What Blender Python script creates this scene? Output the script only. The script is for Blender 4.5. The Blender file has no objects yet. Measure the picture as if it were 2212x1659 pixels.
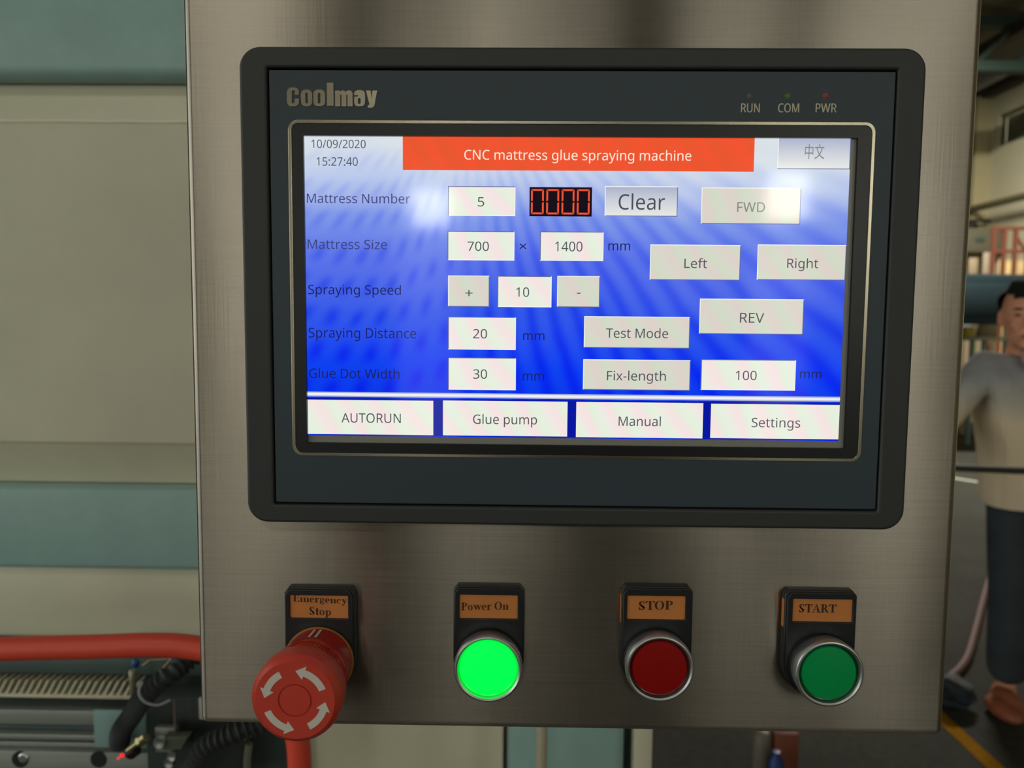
import bpy, bmesh, math, random
from mathutils import Vector, Matrix
random.seed(4)
SC = bpy.context.scene
COL = SC.collection
PI = math.pi
# ------------------------------------------------------------------ camera
FPX = 1662.0
S = 0.271                                   # width of the operator terminal in metres
def rodr(w):
    a = Vector(w); return Matrix.Rotation(a.length, 3, a.normalized())
RC = rodr((0.0805, 0.0166, 0.0091))         # panel (right, down, away) -> camera (right, down, forward)
CAM = Vector((-0.0767*S, -1.154*S, 1.5))
def w2(v): return Vector((v[0], v[2], -v[1]))
r0, r1, r2 = w2(RC[0]), w2(RC[1]), w2(RC[2])
cd = bpy.data.cameras.new('camera'); cam = bpy.data.objects.new('camera', cd); COL.objects.link(cam)
M = Matrix((r0, -r1, -r2)).transposed().to_4x4(); M.translation = CAM
cam.matrix_world = M
cd.sensor_width = 36.0; cd.lens = 36.0*FPX/2212.0
cd.clip_start = 0.01; cd.clip_end = 200
cd.dof.use_dof = True; cd.dof.focus_distance = 0.325; cd.dof.aperture_fstop = 12.5
SC.camera = cam
SC.view_settings.view_transform = 'Standard'; SC.view_settings.look = 'None'
SC.view_settings.exposure = 0.0; SC.view_settings.gamma = 1.0; SC.view_settings.use_curve_mapping = False
def P(px, py, Y):
    """the point of the vertical plane at depth Y that the photograph shows at px, py"""
    d = r0*((px-1106)/FPX) + r1*((py-829.5)/FPX) + r2
    return CAM + d*((Y-CAM.y)/d.y)
def PZ(px, py, Z=0.0):
    d = r0*((px-1106)/FPX) + r1*((py-829.5)/FPX) + r2
    return CAM + d*((Z-CAM.z)/d.z)
def XZ(px, py, Y):
    p = P(px, py, Y); return (p.x, p.z)
# ------------------------------------------------------------------ world and light
wd = bpy.data.worlds.new('world'); SC.world = wd; wd.use_nodes = True
bg = wd.node_tree.nodes['Background']; bg.inputs[0].default_value = (0.82, 0.87, 0.80, 1); bg.inputs[1].default_value = 2.3
def area(name, loc, target, sx, sy, power, col):
    l = bpy.data.lights.new(name, 'AREA'); l.shape = 'RECTANGLE'; l.size = sx; l.size_y = sy
    l.energy = power; l.color = col
    o = bpy.data.objects.new(name, l); COL.objects.link(o); o.location = loc
    o.rotation_euler = (Vector(target)-Vector(loc)).to_track_quat('-Z', 'Y').to_euler(); return o
area('added_fill_light', (-2.2, -2.6, 5.0), (-2.2, -2.6, 0), 1.6, 0.3, 22, (1.0, .96, .82))  # unseen area lights added to brighten the hall
area('added_fill_light', (3.4, -2.2, 5.0), (3.4, -2.2, 0), 1.6, 0.3, 12, (1.0, .95, .80))
area('added_fill_light', (4.3, 8.0, 5.0), (4.3, 8.0, 0), 1.6, 0.3, 420, (1.0, .96, .86))
# ------------------------------------------------------------------ materials
def lin(c):
    def f(v):
        v = v/255.0
        return v/12.92 if v <= 0.04045 else ((v+0.055)/1.055)**2.4
    return (f(c[0]), f(c[1]), f(c[2]), 1.0)
MATS = {}
class NT:
    def __init__(s, name):
        s.m = bpy.data.materials.new(name); s.m.use_nodes = True; s.t = s.m.node_tree; s.b = s.t.nodes['Principled BSDF']
    def n(s, typ, **k):
        x = s.t.nodes.new(typ)
        for a, v in k.items(): setattr(x, a, v)
        return x
    def l(s, a, b): s.t.links.new(a, b)
    def math(s, op, a, b=None, c=None):
        x = s.n('ShaderNodeMath', operation=op)
        for i, v in enumerate((a, b, c)):
            if v is None: continue
            if isinstance(v, (int, float)): x.inputs[i].default_value = v
            else: s.l(v, x.inputs[i])
        return x.outputs[0]
    def mix(s, fac, a, b, typ='MIX'):
        x = s.n('ShaderNodeMix', data_type='RGBA', blend_type=typ)
        for i, v in ((0, fac), (6, a), (7, b)):
            if isinstance(v, (int, float)): x.inputs[i].default_value = v
            elif isinstance(v, tuple): x.inputs[i].default_value = v
            else: s.l(v, x.inputs[i])
        return x.outputs[2]
    def ramp(s, fac, stops):
        x = s.n('ShaderNodeValToRGB'); e = x.color_ramp.elements
        while len(e) < len(stops): e.new(0.5)
        for k, (p, c) in zip(e, stops): k.position = p; k.color = c
        s.l(fac, x.inputs[0]); return x.outputs[0]
    def obj(s, scale=(1, 1, 1), loc=(0, 0, 0)):
        tc = s.n('ShaderNodeTexCoord'); mp = s.n('ShaderNodeMapping'); s.l(tc.outputs['Object'], mp.inputs[0])
        mp.inputs['Scale'].default_value = scale; mp.inputs['Location'].default_value = loc; return mp.outputs[0]
    def noise(s, vec, scale=5, detail=3, rough=.5):
        x = s.n('ShaderNodeTexNoise'); s.l(vec, x.inputs['Vector']); x.inputs['Scale'].default_value = scale
        x.inputs['Detail'].default_value = detail; x.inputs['Roughness'].default_value = rough; return x.outputs[0]
    def bump(s, h, strength=.2, dist=.001):
        x = s.n('ShaderNodeBump'); s.l(h, x.inputs['Height']); x.inputs['Strength'].default_value = strength
        x.inputs['Distance'].default_value = dist; s.l(x.outputs[0], s.b.inputs['Normal'])
def mat(name, c, rough=.5, metal=0.0, grain=0.0, gscale=60, bump=0.0, spec=.5, coat=0.0, emit=0.0, stretch=(1, 1, 1)):
    if name in MATS: return MATS[name]
    t = NT(name); b = t.b; col = lin(c)
    b.inputs['Base Color'].default_value = col; b.inputs['Roughness'].default_value = rough
    b.inputs['Metallic'].default_value = metal; b.inputs['Specular IOR Level'].default_value = spec
    b.inputs['Coat Weight'].default_value = coat; b.inputs['Coat Roughness'].default_value = .08
    if grain or bump:
        v = t.obj(stretch); n = t.noise(v, gscale, 4, .6)
        if grain:
            d = tuple(x*(1-grain) for x in col[:3])+(1,); h = tuple(min(1, x*(1+grain)) for x in col[:3])+(1,)
            t.l(t.ramp(n, [(.3, d), (.7, h)]), b.inputs['Base Color'])
        if bump: t.bump(n, bump, .002)
    if emit:
        b.inputs['Emission Color'].default_value = col; b.inputs['Emission Strength'].default_value = emit
    MATS[name] = t.m; return t.m
def brushed(name, c, rough, aniso, vert=False):
    t = NT(name); b = t.b; col = lin(c)
    b.inputs['Metallic'].default_value = 1.0
    v1 = t.obj((22, 5, 1600)); v2 = t.obj((1100, 5, 30)); v3 = t.obj((40, 5, 900)); v4 = t.obj((6, 6, 6))
    n1 = t.noise(v1, 1, 3, .6); n2 = t.noise(v2, 1, 3, .6); n3 = t.noise(v3, 1, 2, .5); n4 = t.noise(v4, 1, 2, .5)
    f = t.math('ADD', t.math('MULTIPLY', n1, .55), t.math('ADD', t.math('MULTIPLY', n2, .35), t.math('MULTIPLY', n3, .10)))
    d = tuple(x*.90 for x in col[:3])+(1,); h = tuple(min(1, x*1.11) for x in col[:3])+(1,)
    base = t.ramp(f, [(.34, d), (.76, h)])
    t.l(t.mix(.5, base, t.ramp(n4, [(.3, (.80, .80, .80, 1)), (.7, (1, 1, 1, 1))]), 'MULTIPLY'), b.inputs['Base Color'])
    t.l(t.math('ADD', rough-.10, t.math('MULTIPLY', f, .20)), b.inputs['Roughness'])
    b.inputs['Anisotropic'].default_value = aniso
    tv = t.n('ShaderNodeCombineXYZ'); tv.inputs[2].default_value = 1.0; t.l(tv.outputs[0], b.inputs['Tangent'])
    b1 = t.n('ShaderNodeBump'); b1.inputs['Strength'].default_value = 1.0; b1.inputs['Distance'].default_value = .0035
    t.l(t.noise(t.obj((9, 1, 5), (.37, 0, .11)), 1, 1, .4), b1.inputs['Height'])
    b2 = t.n('ShaderNodeBump'); b2.inputs['Strength'].default_value = .12; b2.inputs['Distance'].default_value = .0003
    t.l(f, b2.inputs['Height']); t.l(b1.outputs[0], b2.inputs['Normal']); t.l(b2.outputs[0], b.inputs['Normal'])
    return t.m
steel = brushed('brushed_stainless_steel', (178, 168, 157), .36, .95)
def lcd(name, c, tint=.0):
    """a colour shown by the backlit display, under its glossy cover"""
    if name in MATS: return MATS[name]
    t = NT(name); b = t.b; col = lin(c)
    b.inputs['Base Color'].default_value = (0.004, 0.004, 0.004, 1); b.inputs['Roughness'].default_value = .075
    b.inputs['Specular IOR Level'].default_value = .33
    if tint:
        v = t.obj(); sx = t.n('ShaderNodeSeparateXYZ'); t.l(v, sx.inputs[0])
        q = t.math('ADD', t.math('MULTIPLY', sx.outputs[0], 520), t.math('MULTIPLY', sx.outputs[2], 300))
        q = t.math('ADD', q, t.math('MULTIPLY', t.noise(v, 22, 1), 9))
        s1 = t.math('ADD', t.math('MULTIPLY', t.math('SINE', q), .5), .5)
        s2 = t.math('ADD', t.math('MULTIPLY', t.math('SINE', t.math('ADD', q, 2.1)), .5), .5)
        k = tint
        a = t.mix(s1, tuple(x*(1-k*a_) for x, a_ in zip(col[:3], (.5, .0, .5)))+(1,), tuple(x*(1+k*a_) for x, a_ in zip(col[:3], (.35, -.55, -.15)))+(1,))
        a = t.mix(t.math('MULTIPLY', s2, .4), a, col)
        t.l(a, b.inputs['Emission Color'])
    else: b.inputs['Emission Color'].default_value = col
    b.inputs['Emission Strength'].default_value = 1.0
    MATS[name] = t.m; return t.m
# ------------------------------------------------------------------ object helpers
def link(o, parent=None):
    COL.objects.link(o)
    if parent is not None: o.parent = parent
    return o
def empty(name, loc, label, cat, group=None):
    o = bpy.data.objects.new(name, None); o.empty_display_size = .02; link(o); o.location = loc
    ORIG[o.name] = Vector(loc)
    return tag(o, label, cat, group)
def tag(o, label=None, cat=None, group=None, kind=None):
    if label: o['label'] = label
    if cat: o['category'] = cat
    if group: o['group'] = group
    if kind: o['kind'] = kind
    return o
ORIG = {}
def put(name, me, parent=None, mats=(), smooth=True, origin=None, label=None):
    """me is in world coordinates; the origin goes to the parent's origin (or the given one)"""
    if not isinstance(mats, (list, tuple)): mats = (mats,)
    for m in mats: me.materials.append(m)
    og = ORIG[parent.name] if parent is not None else (Vector(origin) if origin is not None else Vector((0, 0, 0)))
    me.transform(Matrix.Translation(-og))
    if smooth:
        for p in me.polygons: p.use_smooth = True
        try: me.set_sharp_from_angle(angle=math.radians(38))
        except Exception: pass
    o = bpy.data.objects.new(name, me); link(o, parent)
    if parent is None: o.location = og
    ORIG[o.name] = og
    if label: o['label'] = label
    return o
def mesh(v, f, name='m', mi=None):
    me = bpy.data.meshes.new(name); me.from_pydata([tuple(x) for x in v], [], f)
    if mi:
        for p, k in zip(me.polygons, mi): p.material_index = k
    me.update(); return me
def join(ms, fix=True):
    bm = bmesh.new()
    for k, m in enumerate(ms):
        i = 0
        if isinstance(m, tuple): m, i = m
        n0 = len(bm.faces); bm.from_mesh(m); bm.faces.ensure_lookup_table()
        if i:
            for f in bm.faces[n0:]: f.material_index = i
        bpy.data.meshes.remove(m)
    me = bpy.data.meshes.new('j'); bm.to_mesh(me); bm.free(); return me
def box(x0, x1, y0, y1, z0, z1, bev=0.0, seg=2):
    bm = bmesh.new()
    bmesh.ops.create_cube(bm, size=1.0)
    for v in bm.verts:
        v.co = Vector(((x0+x1)/2+v.co.x*(x1-x0), (y0+y1)/2+v.co.y*(y1-y0), (z0+z1)/2+v.co.z*(z1-z0)))
    if bev: bmesh.ops.bevel(bm, geom=list(bm.edges)+list(bm.verts), offset=bev, segments=seg, affect='EDGES', profile=.5)
    me = bpy.data.meshes.new('b'); bm.to_mesh(me); bm.free(); return me
def frame_of(d):
    d = Vector(d).normalized(); a = Vector((0, 0, 1)) if abs(d.z) < .9 else Vector((1, 0, 0))
    u = d.cross(a).normalized(); return u, d.cross(u).normalized(), d
def lathe(prof, c, axis, seg=48, a0=0.0):
    """prof = [(radius, distance along axis)], from c"""
    u, w, d = frame_of(axis); c = Vector(c); v = []; f = []
    for r, h in prof:
        for k in range(seg):
            a = a0+2*PI*k/seg; v.append(c+d*h+(u*math.cos(a)+w*math.sin(a))*max(r, 1e-6))
    for i in range(len(prof)-1):
        for k in range(seg):
            k2 = (k+1) % seg; f.append((i*seg+k, (i+1)*seg+k, (i+1)*seg+k2, i*seg+k2))
    if prof[0][0] > 1e-5: f.append(tuple(range(seg)))
    if prof[-1][0] > 1e-5: f.append(tuple(reversed([(len(prof)-1)*seg+k for k in range(seg)])))
    me = mesh(v, f); bm = bmesh.new(); bm.from_mesh(me); bmesh.ops.remove_doubles(bm, verts=bm.verts, dist=1e-6)
    bmesh.ops.recalc_face_normals(bm, faces=bm.faces); bm.to_mesh(me); bm.free(); return me
def smoothpath(pts, n=8):
    pts = [Vector(p) for p in pts]; out = []
    q = [pts[0]*2-pts[1]]+pts+[pts[-1]*2-pts[-2]]
    for i in range(1, len(q)-2):
        for k in range(n):
            t = k/n; p0, p1, p2, p3 = q[i-1:i+3]
            out.append(.5*((2*p1)+(p2-p0)*t+(2*p0-5*p1+4*p2-p3)*t*t+(3*p1-p0-3*p2+p3)*t**3))
    out.append(pts[-1]); return out
def tube(pts, rad, seg=14, smooth=8, cap=True):
    if smooth: pts = smoothpath(pts, smooth)
    pts = [Vector(p) for p in pts]; v = []; f = []; u = None
    for i, p in enumerate(pts):
        d = (pts[min(i+1, len(pts)-1)]-pts[max(i-1, 0)]).normalized()
        if u is None: u = frame_of(d)[0]
        u = (u-d*u.dot(d)).normalized(); w = d.cross(u); r = rad(i/(len(pts)-1)) if callable(rad) else rad
        for k in range(seg):
            a = 2*PI*k/seg; v.append(p+(u*math.cos(a)+w*math.sin(a))*r)
    for i in range(len(pts)-1):
        for k in range(seg):
            k2 = (k+1) % seg; f.append((i*seg+k, i*seg+k2, (i+1)*seg+k2, (i+1)*seg+k))
    if cap: f.append(tuple(reversed(range(seg)))); f.append(tuple((len(pts)-1)*seg+k for k in range(seg)))
    return mesh(v, f)
def flat(loops, y0, y1, bev=0.0, res=2):
    """outline loops (x, z), holes allowed, filled and extruded from y0 (front) to y1 (back)"""
    cu = bpy.data.curves.new('c', 'CURVE'); cu.dimensions = '2D'; cu.fill_mode = 'BOTH'
    for lp in loops:
        sp = cu.splines.new('POLY'); sp.points.add(len(lp)-1); sp.use_cyclic_u = True
        for p, q in zip(sp.points, lp): p.co = (q[0]*100, q[1]*100, 0, 1)
    cu.extrude = max(0, (y1-y0)/2-bev)*100; cu.bevel_depth = bev*100; cu.bevel_resolution = res; cu.offset = -bev*100
    o = bpy.data.objects.new('c', cu); COL.objects.link(o)
    me = bake(o); bpy.data.curves.remove(cu)
    ym = (y0+y1)/2
    for v in me.vertices: v.co = Vector((v.co.x/100, ym-v.co.z/100, v.co.y/100))
    return me
def bake(o):
    dg = bpy.context.evaluated_depsgraph_get(); dg.update()
    me = bpy.data.meshes.new_from_object(o.evaluated_get(dg)); me.materials.clear()
    bpy.data.objects.remove(o); return me
def rrect(x0, x1, z0, z1, r, n=8):
    out = []
    for cx, cz, a in ((x1-r, z1-r, 0), (x0+r, z1-r, PI/2), (x0+r, z0+r, PI), (x1-r, z0+r, 1.5*PI)):
        for k in range(n+1): b = a+k*PI/2/n; out.append((cx+r*math.cos(b), cz+r*math.sin(b)))
    return out
def prect(px0, py0, px1, py1, Y):
    """axis-aligned rectangle on plane Y from its photographed corners: x0, x1, z0, z1"""
    a = P(px0, py0, Y); b = P(px1, py1, Y); return a.x, b.x, b.z, a.z
def rectloop(x0, x1, z0, z1): return [(x0, z0), (x1, z0), (x1, z1), (x0, z1)]
def quad(r, y): x0, x1, z0, z1 = r; return mesh([(x0, y, z0), (x1, y, z0), (x1, y, z1), (x0, y, z1)], [(0, 1, 2, 3)])
# sans letters of the display: advance, x/y pairs, triangles (thousandths of the type size)
SANS_CAP = 480
SANS = {" ": (175, [], []),
 '+': (384, [167,75,167,213,34,213,34,261,167,261,167,400,216,400,216,261,349,261,349,213,216,213,216,75], [4,6,5,4,7,6,2,4,3,2,7,4,2,8,7,2,9,8,1,9,2,0,10,1,10,9,1,0,11,10]),
 '-': (216, [27,154,27,206,189,206,189,154], [0,2,1,0,3,2]),
 '/': (250, [7,0,185,480,243,480,64,0], [0,2,1,0,3,2]),
 '0': (384, [191,-7,142,1,102,22,72,59,50,108,37,169,33,240,35,290,40,334,49,373,61,407,78,435,99,458,125,474,156,484,191,487,241,480,281,458,312,422,334,373,347,313,351,240,349,191,344,147,335,108,322,74,305,45,284,23,258,6,227,-3,191,44,224,49,249,65,268,92,281,130,289,180,291,240,289,300,281,349,268,388,249,415,224,431,191,437,159,431,133,415,115,388,102,349,95,300,92,240,95,180,102,131,115,93,133,65,159,49], [14,16,15,13,16,14,13,17,16,12,17,13,12,18,17,11,42,12,42,18,12,11,43,42,41,18,42,10,43,11,40,18,41,10,44,43,40,19,18,39,19,40,10,45,44,9,45,10,9,46,45,38,19,39,8,46,9,38,20,19,8,47,46,37,20,38,7,47,8,37,21,20,7,48,47,36,21,37,6,48,7,5,48,6,5,49,48,35,21,36,35,22,21,35,23,22,5,50,49,34,23,35,4,50,5,34,24,23,4,51,50,33,24,34,3,51,4,33,25,24,3,52,51,32,25,33,32,26,25,3,53,52,31,26,32,2,53,3,2,30,53,30,26,31,30,27,26,2,27,30,2,28,27,1,28,2,1,29,28,0,29,1]),
 '1': (384, [181,0,181,335,181,353,181,369,181,381,182,393,183,405,183,418,176,411,170,405,164,400,158,394,150,388,142,381,91,339,60,379,189,480,238,480,238,0], [15,17,16,15,7,17,7,18,17,15,8,7,6,18,7,15,9,8,5,18,6,15,10,9,15,11,10,15,12,11,4,18,5,15,13,12,3,18,4,15,14,13,2,18,3,1,18,2,0,18,1]),
 '2': (384, [32,0,32,49,158,176,181,199,201,221,219,240,234,259,247,278,257,296,264,315,268,334,269,355,267,380,259,400,246,415,229,427,208,434,185,436,162,435,142,430,123,424,105,415,87,403,69,390,38,430,57,445,79,458,102,470,128,479,155,484,185,486,226,482,262,471,291,452,312,427,325,396,330,359,328,334,323,311,314,288,303,267,288,245,271,224,252,202,230,179,207,155,107,56,107,54,349,54,349,0], [29,31,30,28,31,29,28,32,31,27,32,28,27,33,32,26,33,27,25,33,26,25,17,33,17,34,33,24,17,25,24,18,17,16,34,17,24,19,18,15,34,16,24,20,19,23,22,24,22,21,24,21,20,24,15,35,34,14,35,15,13,35,14,12,35,13,12,36,35,11,36,12,11,37,36,10,37,11,9,37,10,9,38,37,8,38,9,8,39,38,7,39,8,7,40,39,6,40,7,6,41,40,5,41,6,5,42,41,4,42,5,4,43,42,3,43,4,3,44,43,2,44,3,2,45,44,1,45,2,1,46,45,1,47,46,1,48,47,1,49,48,0,49,1]),
 '3': (384, [162,-7,137,-6,114,-4,92,-1,71,4,50,11,30,19,30,75,51,65,73,58,95,51,118,47,141,44,163,43,202,46,233,54,256,68,271,87,281,110,284,138,280,165,268,186,249,202,222,213,189,220,150,222,103,222,103,273,150,273,187,275,217,284,240,298,257,316,267,338,271,363,268,385,260,403,247,417,230,428,208,434,183,437,159,435,136,431,117,425,99,417,80,407,62,396,33,437,51,449,72,461,96,471,123,480,152,485,183,486,229,483,266,471,294,453,315,428,327,400,331,367,328,337,319,312,304,290,284,274,260,261,232,253,232,250,267,243,296,231,318,214,333,192,343,166,346,136,344,110,337,85,326,62,311,42,291,25,266,11,237,1,202,-5], [52,54,53,51,54,52,51,55,54,50,55,51,49,55,50,49,56,55,48,56,49,48,57,56,47,40,48,40,57,48,46,45,47,45,44,47,44,43,47,43,42,47,42,41,47,41,40,47,39,57,40,38,57,39,38,58,57,37,58,38,36,58,37,35,58,36,35,59,58,34,59,35,34,60,59,33,60,34,32,60,33,32,61,60,31,61,32,31,62,61,30,62,31,30,63,62,29,63,30,28,63,29,28,64,63,26,28,27,26,64,28,26,65,64,26,66,65,26,67,66,26,68,67,26,25,68,25,69,68,24,69,25,23,69,24,23,70,69,22,70,23,21,70,22,21,71,70,20,71,21,20,72,71,19,72,20,18,72,19,18,73,72,17,73,18,17,74,73,16,74,17,16,75,74,6,8,7,15,75,16,6,9,8,15,76,75,6,10,9,14,76,15,6,11,10,6,12,11,13,76,14,6,13,12,6,76,13,6,77,76,6,78,77,5,78,6,5,79,78,4,79,5,3,79,4,3,80,79,2,80,3,1,80,2,1,0,80]),
 '4': (384, [244,0,244,109,14,109,14,159,240,482,301,482,301,162,371,162,371,109,301,109,301,0,72,162,244,162,244,313,244,335,244,355,245,372,246,388,246,404,247,419,244,419,241,410,236,401,231,392,226,382,221,374,216,367], [3,20,4,20,5,4,20,19,5,19,6,5,3,21,20,18,6,19,3,22,21,17,6,18,3,23,22,3,24,23,16,6,17,3,25,24,3,26,25,15,6,16,3,11,26,14,6,15,13,6,14,12,6,13,3,12,11,3,6,12,3,7,6,3,8,7,2,8,3,1,8,2,0,9,1,9,8,1,0,10,9]),
 '5': (384, [167,-7,142,-6,119,-4,97,0,76,5,58,12,42,19,42,75,60,66,79,58,101,52,124,47,146,45,167,44,200,46,229,55,253,69,271,89,282,115,285,147,282,176,273,200,257,219,234,233,203,242,165,244,152,244,138,243,122,241,107,239,94,237,83,234,54,253,72,480,312,480,312,426,122,426,111,287,119,288,130,290,142,291,155,293,169,294,185,294,231,290,270,278,302,257,326,229,341,195,346,153,341,107,325,68,299,36,263,12,219,-2], [32,36,33,36,34,33,36,35,34,32,37,36,42,44,43,41,44,42,40,44,41,39,44,40,39,45,44,38,45,39,37,45,38,32,45,37,32,46,45,32,24,46,24,47,46,31,30,32,30,29,32,29,28,32,28,27,32,27,26,32,26,25,32,25,24,32,23,47,24,22,47,23,22,48,47,21,48,22,20,48,21,20,49,48,19,49,20,19,50,49,18,50,19,17,50,18,17,51,50,16,51,17,6,8,7,15,51,16,15,52,51,6,9,8,6,10,9,14,52,15,6,11,10,6,12,11,13,52,14,6,13,12,6,52,13,6,53,52,5,53,6,5,54,53,4,54,5,3,54,4,2,54,3,2,0,54,1,0,2]),
 '6': (384, [200,-7,171,-4,143,3,118,16,95,34,75,57,59,86,47,120,39,160,37,205,38,239,41,273,46,307,54,339,65,369,79,397,97,423,119,444,146,462,177,475,214,484,257,486,266,486,277,486,288,485,298,484,308,482,316,480,316,430,307,432,298,434,288,436,278,437,268,438,258,438,229,436,203,431,181,422,162,411,145,397,132,380,121,361,113,341,106,318,101,295,98,270,96,244,100,244,112,259,126,272,143,284,163,293,187,298,214,300,253,296,286,283,314,262,336,233,348,197,353,154,348,108,334,69,311,36,281,12,244,-2,199,43,226,46,249,55,268,70,283,92,291,120,294,154,292,183,284,207,271,227,253,242,230,251,201,254,181,252,163,248,146,241,132,231,120,220,110,208,103,194,98,180,97,166,98,147,102,128,108,108,117,91,128,75,142,61,159,51,178,45], [20,22,21,20,23,22,20,24,23,20,25,24,20,26,25,19,26,20,19,27,26,19,28,27,18,30,19,30,29,19,29,28,19,17,33,18,33,32,18,32,31,18,31,30,18,16,35,17,35,34,17,34,33,17,16,36,35,16,37,36,15,37,16,15,38,37,15,39,38,14,39,15,14,40,39,14,41,40,13,41,14,13,42,41,13,43,42,12,43,13,12,44,43,11,44,12,52,54,53,51,54,52,51,55,54,11,45,44,50,55,51,49,55,50,49,56,55,10,45,11,48,56,49,10,46,45,48,77,56,77,76,56,76,57,56,47,78,48,78,77,48,47,79,78,75,57,76,47,80,79,10,47,46,10,80,47,74,57,75,10,81,80,9,81,10,74,58,57,9,82,81,73,58,74,9,83,82,9,84,83,72,58,73,8,84,9,72,59,58,8,85,84,71,59,72,8,86,85,8,87,86,7,87,8,70,59,71,70,60,59,7,88,87,7,89,88,6,89,7,69,60,70,6,90,89,69,61,60,68,61,69,6,91,90,5,91,6,5,92,91,67,61,68,67,62,61,5,93,92,4,93,5,66,62,67,4,94,93,65,62,66,4,65,94,4,62,65,4,63,62,3,63,4,2,63,3,2,64,63,1,64,2,1,0,64]),
 '7': (384, [91,0,288,426,30,426,30,480,351,480,351,434,156,0], [2,4,3,2,5,4,2,1,5,1,6,5,0,6,1]),
 '8': (384, [193,-7,146,-3,106,8,75,27,51,53,38,85,33,122,34,143,39,162,47,179,57,195,69,209,83,221,99,232,115,242,132,251,110,265,90,281,73,299,59,320,51,344,48,372,50,395,57,416,67,434,81,450,98,463,118,473,141,480,165,485,191,486,231,483,265,473,295,457,317,434,331,406,335,371,334,353,330,336,323,321,313,307,302,295,289,283,275,273,260,263,244,254,263,244,281,233,298,222,313,209,325,196,336,181,344,164,349,145,351,124,346,87,332,55,308,29,276,9,238,-3,194,277,216,287,236,299,253,312,266,328,274,347,277,369,274,390,266,407,253,421,236,431,215,437,191,439,168,437,147,431,130,421,117,407,109,390,106,369,107,354,111,340,118,328,127,317,137,308,150,299,164,291,178,284,192,40,222,43,247,51,267,63,281,80,290,100,293,124,290,146,281,165,265,182,245,196,221,210,192,222,181,226,154,213,132,199,114,183,101,165,93,145,91,122,93,100,102,80,116,63,135,51,161,43], [29,31,30,28,31,29,28,32,31,27,32,28,27,33,32,26,33,27,25,33,26,25,34,33,24,72,25,72,34,25,24,73,72,71,34,72,24,74,73,70,34,71,23,74,24,70,35,34,23,75,74,69,35,70,23,76,75,68,35,69,22,76,23,22,77,76,67,35,68,67,36,35,21,77,22,21,78,77,66,36,67,20,78,21,66,37,36,20,79,78,65,37,66,20,80,79,65,38,37,64,38,65,19,80,20,19,81,80,64,39,38,63,39,64,19,82,81,63,40,39,18,82,19,18,83,82,62,40,63,18,84,83,62,41,40,17,84,18,17,85,84,61,41,62,61,42,41,17,86,85,60,42,61,17,60,86,60,43,42,16,60,17,16,43,60,16,44,43,15,44,16,15,45,44,15,46,45,14,46,15,14,47,46,13,47,14,13,48,47,12,100,13,100,48,13,12,101,100,99,48,100,98,48,99,98,49,48,11,101,12,11,102,101,97,49,98,97,50,49,10,102,11,10,103,102,96,50,97,96,51,50,9,103,10,9,104,103,95,51,96,95,52,51,8,104,9,8,105,104,94,52,95,94,53,52,7,105,8,93,53,94,93,54,53,7,106,105,6,106,7,93,55,54,92,55,93,5,106,6,5,107,106,91,55,92,5,108,107,91,56,55,4,108,5,90,56,91,4,109,108,4,110,109,89,56,90,89,57,56,3,110,4,3,111,110,88,57,89,3,87,111,87,57,88,3,57,87,3,58,57,2,58,3,2,59,58,1,59,2,1,0,59]),
 '9': (384, [129,-7,120,-7,109,-6,98,-5,87,-4,77,-2,69,0,69,50,87,46,106,43,128,42,157,43,183,49,205,57,224,69,240,83,254,99,265,118,274,138,280,161,285,185,288,209,289,235,285,235,274,221,260,207,243,196,222,187,199,181,171,179,133,184,99,196,72,217,50,246,38,282,34,324,36,356,42,385,53,411,67,433,85,452,106,467,130,478,157,484,187,486,216,484,244,476,269,463,292,445,312,422,328,393,340,359,347,320,349,275,348,240,345,206,340,173,332,141,322,110,307,82,289,57,267,35,240,17,208,4,171,-4,184,226,205,227,223,231,240,239,254,248,266,259,276,272,284,286,288,299,289,314,288,333,284,352,278,371,269,388,258,404,244,418,227,428,208,434,187,437,161,433,138,424,119,409,104,387,95,359,92,325,95,296,102,272,115,252,132,237,155,229], [43,45,44,42,45,43,42,46,45,41,46,42,41,47,46,40,47,41,40,48,47,39,48,40,39,83,48,83,82,48,82,49,48,39,84,83,81,49,82,39,85,84,38,85,39,80,49,81,38,86,85,80,50,49,79,50,80,37,86,38,37,87,86,78,50,79,78,51,50,77,51,78,37,88,87,36,88,37,76,51,77,36,89,88,76,52,51,35,89,36,75,52,76,74,52,75,35,90,89,34,90,35,74,53,52,73,53,74,72,53,73,34,91,90,71,53,72,33,91,34,71,54,53,33,92,91,70,54,71,69,54,70,33,93,92,68,54,69,32,93,33,68,22,54,22,55,54,67,23,68,23,22,68,32,94,93,67,24,23,21,55,22,66,24,67,32,65,94,65,24,66,32,24,65,32,25,24,31,25,32,20,55,21,31,26,25,20,56,55,30,26,31,30,27,26,30,28,27,19,56,20,29,28,30,19,57,56,18,57,19,18,58,57,17,58,18,16,58,17,16,59,58,15,59,16,14,59,15,14,60,59,13,60,14,12,60,13,12,61,60,6,8,7,11,61,12,6,9,8,10,61,11,6,10,9,6,61,10,6,62,61,6,63,62,6,64,63,5,64,6,4,64,5,3,64,4,3,0,64,2,0,3,1,0,2]),
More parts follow.
